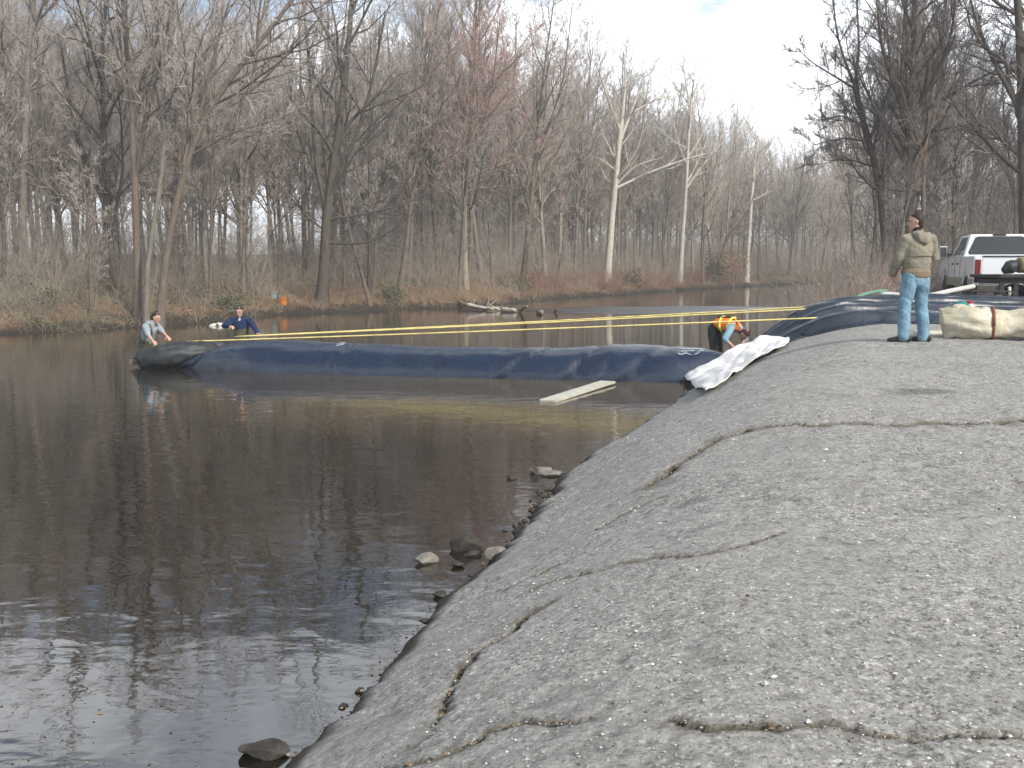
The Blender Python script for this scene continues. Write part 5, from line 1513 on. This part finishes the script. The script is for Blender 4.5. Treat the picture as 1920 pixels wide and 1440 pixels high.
hand(L, J['wrL'], (.25, .25, -.95), (.95, -.1, .2), (.1, 1, 0), .6); hand(L, J['wrR'], (-.35, .25, -.95), (-.95, -.1, .2), (-.1, 1, 0), .6)
L.build('body', m_skin, man, .0065, 2)
hair(man, J['hed'], hf, hu, m_hair); eyes(man, J['hed'], hf, hu)
m_jean = cloth('blue_denim', (.15, .255, .335), .28, .9, 6)
t = m_jean
L = Lofts()
L.torso([(Vector((0, .0, .85)), .150, .120), (Vector((0, -.005, .93)), .168, .130), (Vector((0, .005, 1.02)), .155, .112), (Vector((0, .01, 1.07)), .150, .105)])
for sd in 'LR':
    h, k_, a = J['hi' + sd], J['kn' + sd], J['an' + sd]
    L.limb([h + Vector((0, -.005, .02)), h.lerp(k_, .35) + Vector((0, -.005, 0)), k_, k_.lerp(a, .4) + Vector((0, -.012, 0)), a + Vector((0, -.005, .06)), a + Vector((0, .0, -.02))], [.112, .104, .086, .084, .080, .085])
L.build('jeans', m_jean, man, .011, 2, (.016, 8, 12, 5))
m_shoe = simple('black_leather', (.022, .02, .019), .5, .2, 10)
for sd in 'LR':
    t_ = J['to' + sd].normalized(); a = J['an' + sd]; s2 = Vector((-t_.y, t_.x, 0))
    L = Lofts(); C = [a - t_ * .085, a - t_ * .03, a + t_ * .05, a + t_ * .13, a + t_ * .185]
    L.rings([Vector((c.x, c.y, z)) for c, z in zip(C, (.052, .056, .048, .038, .032))], [s2 * w for w in (.033, .041, .044, .048, .036)], [SKY_UP * h for h in (.045, .052, .044, .034, .026)], 14)
    sh_ = L.build('shoe', m_shoe, man, .008, 2)
    MB().prism([(c.x * 1 + (s2 * w).x, c.y + (s2 * w).y) for c, w in zip(C, (.036, .044, .047, .050, .036))] + [(c.x - (s2 * w).x, c.y - (s2 * w).y) for c, w in reversed(list(zip(C, (.036, .044, .047, .050, .036))))], -.004, .018, 'z').build('sole', m_black, sh_)
m_jack = cloth('olive_tan_canvas', (.225, .205, .16), .10, .95, 5)
L = Lofts()
L.torso([(Vector((0, .015, 1.00)), .172, .132), (Vector((0, .01, 1.04)), .192, .150), (Vector((0, 0, 1.12)), .205, .160), (Vector((0, -.012, 1.26)), .212, .160), (Vector((0, -.012, 1.37)), .205, .142), (Vector((0, -.005, 1.445)), .150, .105), (Vector((0, .0, 1.49)), .085, .082)])
for sd in 'LR':
    s_, e, w = J['sh' + sd], J['el' + sd], J['wr' + sd]
    L.limb([s_.lerp(J['che'], .3) + Vector((0, 0, .03)), s_ + Vector((0, 0, -.005)), s_.lerp(e, .5), e, e.lerp(w, .5), e.lerp(w, .92)], [.085, .090, .080, .073, .066, .056])
L.build('jacket', m_jack, man, .011, 3, (.014, 7, 10, 15))
L = Lofts()   # hood lying on the back
L.rings([Vector((-.11, -.075, 1.475)), Vector((-.08, -.13, 1.445)), Vector((0, -.165, 1.42)), Vector((.08, -.13, 1.445)), Vector((.11, -.075, 1.475))], [Vector((0, .02, .05)), Vector((-.01, .025, .075)), Vector((0, .02, .085)), Vector((.01, .025, .075)), Vector((0, .02, .05))], [Vector((-.03, -.04, .01)) * .6, Vector((-.02, -.04, 0)), Vector((0, -.045, 0)), Vector((.02, -.04, 0)), Vector((.03, -.04, .01)) * .6], 14)
L.build('hood', m_jack, man, .011, 3, (.008, 12, 12, 25))
L = Lofts(); L.torso([(Vector((0, .005, 1.475)), .088, .082), (Vector((-.004, .012, 1.53)), .070, .070), (Vector((-.006, .016, 1.555)), .062, .062)])
L.build('collar', simple('black_collar', (.015, .015, .017), .9, .2), man, .01, 2)
m_shirt = cloth('tan_shirt', (.19, .15, .105), .1)
L = Lofts(); L.torso([(Vector((0, .005, .955)), .216, .158), (Vector((0, .008, .985)), .208, .154), (Vector((0, .01, 1.03)), .180, .136)])
L.build('shirt_hem', m_shirt, man, .011, 2, (.006, 12, 8, 35))
m_seam = simple('jacket_seam', (.12, .105, .08), .9, .1)
pts = [Vector((.214 * math.sin(q), -.012 - .164 * math.cos(q), 1.185)) for q in np.linspace(-1.25, 1.25, 15)]
MB().pipe(pts, .006, 6).build('back_seam', m_seam, man, 0, True)
pts = [Vector((.152 * math.sin(q), .01 - .108 * math.cos(q), 1.055)) for q in np.linspace(0, 2 * math.pi, 24)]
MB().pipe(pts, .014, 6).build('belt', m_shoe, man, 0, True)
# --- waders
m_wader = cloth('olive_waders', (.085, .08, .050), .45, .7, 7)
m_wader_d = cloth('black_waders', (.022, .022, .022), .3, .6, 7)
m_hood = cloth('grey_sweatshirt', (.25, .285, .315), .12)
m_navy = cloth('navy_fleece', (.012, .026, .075), .3)
def sleeves(L, J, sd, end, r=(.075, .078, .068, .060, .052)):
    s_, e, w = J['sh' + sd], J['el' + sd], J['wr' + sd]
    pts = [s_.lerp(J['che'], .35), s_, s_.lerp(e, .5), e]; rr = [r[0], r[1], r[2], r[3]]
    if end > 1: pts.append(e.lerp(w, end - 1)); rr.append(r[4])
    else: pts[-1] = s_.lerp(e, end)
    L.limb(pts, rr)
def wader_pants(J, mat, parent, top, seed, braces=None):
    L = Lofts()
    L.torso([(J['pel'] + Vector((0, 0, -.10)), .150, .125), (J['pel'], .172, .142), (J['wai'], .172, .145)] + [(J['wai'].lerp(J['che'], top), .180, .142)])
    for sd in 'LR':
        h, k_, a = J['hi' + sd], J['kn' + sd], J['an' + sd]
        L.limb([h + Vector((0, 0, .02)), h.lerp(k_, .4), k_, k_.lerp(a, .4), a + Vector((0, 0, .03))], [.108, .102, .088, .085, .072])
        t_ = Vector(J['to' + sd]).normalized()
        L.limb([a - t_ * .05 + Vector((0, 0, -.02)), a + t_ * .06 + Vector((0, 0, -.03)), a + t_ * .15 + Vector((0, 0, -.045))], [.058, .055, .042])
    o = L.build('waders', mat, parent, .013, 3, (.010, 8, 10, seed))
    if braces:
        for sx in (-1, 1):
            pts = [J['che'] + Vector((sx * .10, -.165, -.12)), J['che'] + Vector((sx * .095, -.165, .05)), J['nkb'] + Vector((sx * .10, -.06, .015)), J['nkb'] + Vector((sx * .105, .03, .01)), J['che'] + Vector((sx * .10, .16, .04)), J['che'] + Vector((sx * .10, .16, -.10))]
            q, _ = smooth_path([tuple(p) for p in pts], 16)
            MB().pipe([Vector(p) for p in q], .016, 6).build('brace', braces, parent, 0, True)
    return o

# the grey-shirted wader at the tip of the dam, turned to the right
P0 = at(273, 600, 22.75); P0.z = -.54
w1_p = person(P0, R(-112), 'wader in a grey sweatshirt with pushed-up sleeves gripping the end of the tube')
Minv = (Matrix.Translation(P0) @ Matrix.Rotation(R(-112), 4, 'Z')).inverted()
J = dict(pel=Vector((0, -.05, .95)), wai=Vector((0, .01, 1.09)), che=Vector((0, .10, 1.30)), nkb=Vector((0, .19, 1.455)), hed=Vector((0, .30, 1.595)))
for sd, sx in (('L', -1), ('R', 1)):
    J['sh' + sd] = Vector((sx * .19, .16, 1.40)); J['hi' + sd] = Vector((sx * .09, -.05, .92)); J['kn' + sd] = Vector((sx * .12, .05, .50)); J['an' + sd] = Vector((sx * .13, -.02, .09)); J['to' + sd] = Vector((sx * .15, 1, 0))
J['elR'], J['wrR'] = ik(J['shR'], Minv @ at(292, 650, 22.0), .29, .26, (.6, -.8, -.2))
J['elL'], J['wrL'] = ik(J['shL'], Minv @ at(324, 643, 22.3), .29, .26, (-.5, -.3, -.6))
L = Lofts(); body_core(L, J); hf, hu = Vector((-.10, .93, -.35)), Vector((0, .35, .93))
add_head(L, J['hed'], hf, hu)
for sd in 'LR':
    dv_ = (J['wr' + sd] - J['el' + sd]).normalized(); hand(L, J['wr' + sd], (dv_ + Vector((0, .5, -.2))), (0, .1, -1), (-1 if sd == 'R' else 1, .3, 0), .75)
L.build('body', m_skin, w1_p, .0075, 2)
hair(w1_p, J['hed'], hf, hu, m_hair); eyes(w1_p, J['hed'], hf, hu)
wader_pants(J, m_wader, w1_p, .45, 41, m_wader)
L = Lofts(); L.torso([(J['wai'] + Vector((0, 0, -.02)), .168, .138), (J['wai'].lerp(J['che'], .5), .185, .148), (J['che'], .195, .150), (J['che'].lerp(J['nkb'], .5), .19, .13), (J['nkb'] + Vector((0, -.01, -.02)), .11, .09), (J['nkb'] + Vector((0, .015, .02)), .08, .08)])
for sd in 'LR': sleeves(L, J, sd, 1.12)
L.limb([J['nkb'] + Vector((-.10, -.03, .0)), J['nkb'] + Vector((-.05, -.10, .015)), J['nkb'] + Vector((.05, -.10, .015)), J['nkb'] + Vector((.10, -.03, .0))], [.035, .055, .055, .035])
L.build('sweatshirt', m_hood, w1_p, .011, 3, (.011, 9, 11, 45))

# the wader in navy, facing the viewer, hand on the strap
P0 = at(452, 600, 23.6); P0.z = -.47
w2_p = person(P0, R(176), 'wader in a navy fleece and olive waders standing behind the tube, facing the viewer')
Minv = (Matrix.Translation(P0) @ Matrix.Rotation(R(176), 4, 'Z')).inverted()
J = dict(pel=Vector((0, 0, .95)), wai=Vector((0, .01, 1.08)), che=Vector((0, .015, 1.29)), nkb=Vector((0, .03, 1.465)), hed=Vector((0, .085, 1.625)))
for sd, sx in (('L', -1), ('R', 1)):
    J['sh' + sd] = Vector((sx * .195, .02, 1.41)); J['hi' + sd] = Vector((sx * .09, 0, .92)); J['kn' + sd] = Vector((sx * .11, .03, .50)); J['an' + sd] = Vector((sx * .12, 0, .09)); J['to' + sd] = Vector((sx * .2, 1, 0))
J['elL'], J['wrL'] = ik(J['shL'], Minv @ at(483, 626.5, 23.15), .30, .27, (-.8, -.4, 0))
J['elR'], J['wrR'] = ik(J['shR'], Minv @ at(432, 611, 23.2), .29, .26, (.9, -.6, -.1))
L = Lofts(); body_core(L, J); hf, hu = Vector((.06, .93, -.36)), Vector((0, .3, .95))
add_head(L, J['hed'], hf, hu)
hand(L, J['wrL'], (-.8, .4, -.2), (0, .2, -1), (.2, 1, 0), .9); hand(L, J['wrR'], (-.7, .6, -.2), (0, -.4, -.9), (0, .5, .8), .8)
L.build('body', m_skin, w2_p, .0075, 2)
hair(w2_p, J['hed'], hf, hu, m_hair); eyes(w2_p, J['hed'], hf, hu)
wader_pants(J, m_wader, w2_p, .62, 51)
L = Lofts(); L.torso([(J['wai'], .165, .132), (J['wai'].lerp(J['che'], .5), .178, .135), (J['che'], .200, .142), (J['che'].lerp(J['nkb'], .55), .19, .125), (J['nkb'] + Vector((0, -.01, -.025)), .12, .09), (J['nkb'] + Vector((0, 0, .03)), .078, .076)])
for sd in 'LR': sleeves(L, J, sd, 1.93, (.08, .086, .076, .068, .054))
L.build('fleece', m_navy, w2_p, .011, 3, (.012, 9, 11, 55))
MB().box(J['nkb'] + Vector((0, .083, -.045)), (.05, .02, .10), 0, .25).build('shirt_front', simple('pale_shirt', (.4, .42, .42), .9), w2_p, .005)

# the worker bent double behind the tube, in an orange vest
P0 = at(1345, 600, 20.7); P0.z = -.02
rz3 = R(-128)
w3_p = person(P0, rz3, 'worker in an orange and yellow safety vest bent double behind the tube')
Minv = (Matrix.Translation(P0) @ Matrix.Rotation(rz3, 4, 'Z')).inverted()
J = dict(pel=Vector((0, -.05, .93)), wai=Vector((0, .09, 1.03)), che=Vector((0, .30, 1.04)), nkb=Vector((0, .47, .985)), hed=Vector((0, .60, .86)))
for sd, sx in (('L', -1), ('R', 1)):
    J['sh' + sd] = Vector((sx * .19, .40, .98)); J['hi' + sd] = Vector((sx * .095, -.05, .90)); J['kn' + sd] = Vector((sx * .11, -.01, .50)); J['an' + sd] = Vector((sx * .12, -.06, .09)); J['to' + sd] = Vector((sx * .1, 1, 0))
J['elR'], J['wrR'] = ik(J['shR'], Minv @ at(1377, 652, 20.15), .28, .25, (.5, -.6, 0))
J['elL'], J['wrL'] = ik(J['shL'], Minv @ at(1389, 652, 20.35), .28, .25, (-.6, .4, 0))
L = Lofts(); sidev = Vector((1, 0, 0))
body_core(L, J); hf, hu = Vector((.0, .35, -.93)), Vector((0, .93, .0))
add_head(L, J['hed'], hf, hu)
for sd in 'LR':
    dv_ = (J['wr' + sd] - J['el' + sd]).normalized(); hand(L, J['wr' + sd], dv_, (0, -1, 0), (-1 if sd == 'R' else 1, .3, 0), .6)
L.build('body', m_skin, w3_p, .0075, 2)
hair(w3_p, J['hed'], hf, hu, simple('reddish_brown_hair', (.06, .025, .02), .6, .3, 30), .012)
wader_pants(J, m_wader_d, w3_p, .30, 61)
m_bshirt = cloth('pale_blue_shirt', (.22, .36, .45), .12)
m_vest = cloth('orange_vest', (.85, .20, .03), .08); m_lime = simple('lime_tape', (.72, .78, .12), .5, .08); m_black_s = simple('black_webbing', (.02, .018, .016), .8)
L = Lofts(); L.torso([(J['wai'], .155, .125), (J['che'], .185, .135), (J['che'].lerp(J['nkb'], .6), .17, .12), (J['nkb'], .09, .08)])
for sd in 'LR': sleeves(L, J, sd, 1.12, (.078, .080, .070, .062, .056))
L.build('shirt', m_bshirt, w3_p, .011, 3, (.010, 10, 10, 65))
L = Lofts(); vt = [(J['wai'] + Vector((0, -.03, .0)), .178, .15), (J['wai'].lerp(J['che'], .5), .196, .158), (J['che'], .202, .160), (J['che'].lerp(J['nkb'], .45), .185, .140), (J['che'].lerp(J['nkb'], .8), .135, .108)]
L.torso(vt); L.build('safety_vest', m_vest, w3_p, .011, 3, (.006, 9, 9, 66))
def hoop(c, t, w, d, r_, nm, mat, parent):
    t = Vector(t).normalized(); s = Vector((1, 0, 0)); f = t.cross(s)
    MB().pipe([Vector(c) + s * w * math.cos(q) + f * d * math.sin(q) for q in np.linspace(0, 2 * math.pi, 28)], r_, 6).build(nm, mat, parent, 0, True)
hoop(J['wai'].lerp(J['che'], .25), J['che'] - J['wai'], .193, .160, .024, 'reflective_tape', m_lime, w3_p)
hoop(J['che'].lerp(J['nkb'], .15), J['nkb'] - J['che'], .202, .158, .022, 'reflective_tape', m_lime, w3_p)
for sx in (-1, 1):
    pts = [J['wai'] + Vector((sx * .09, -.05, .15)), J['che'] + Vector((sx * .09, 0, .165)), J['che'].lerp(J['nkb'], .7) + Vector((sx * .085, .05, .125)), J['nkb'] + Vector((sx * .08, .06, .01)), J['che'] + Vector((sx * .09, .03, -.155)), J['wai'] + Vector((sx * .10, 0, -.15))]
    q, _ = smooth_path([tuple(p) for p in pts], 16)
    MB().pipe([Vector(p) for p in q], .014, 6).build('brace', m_black_s, w3_p, 0, True)
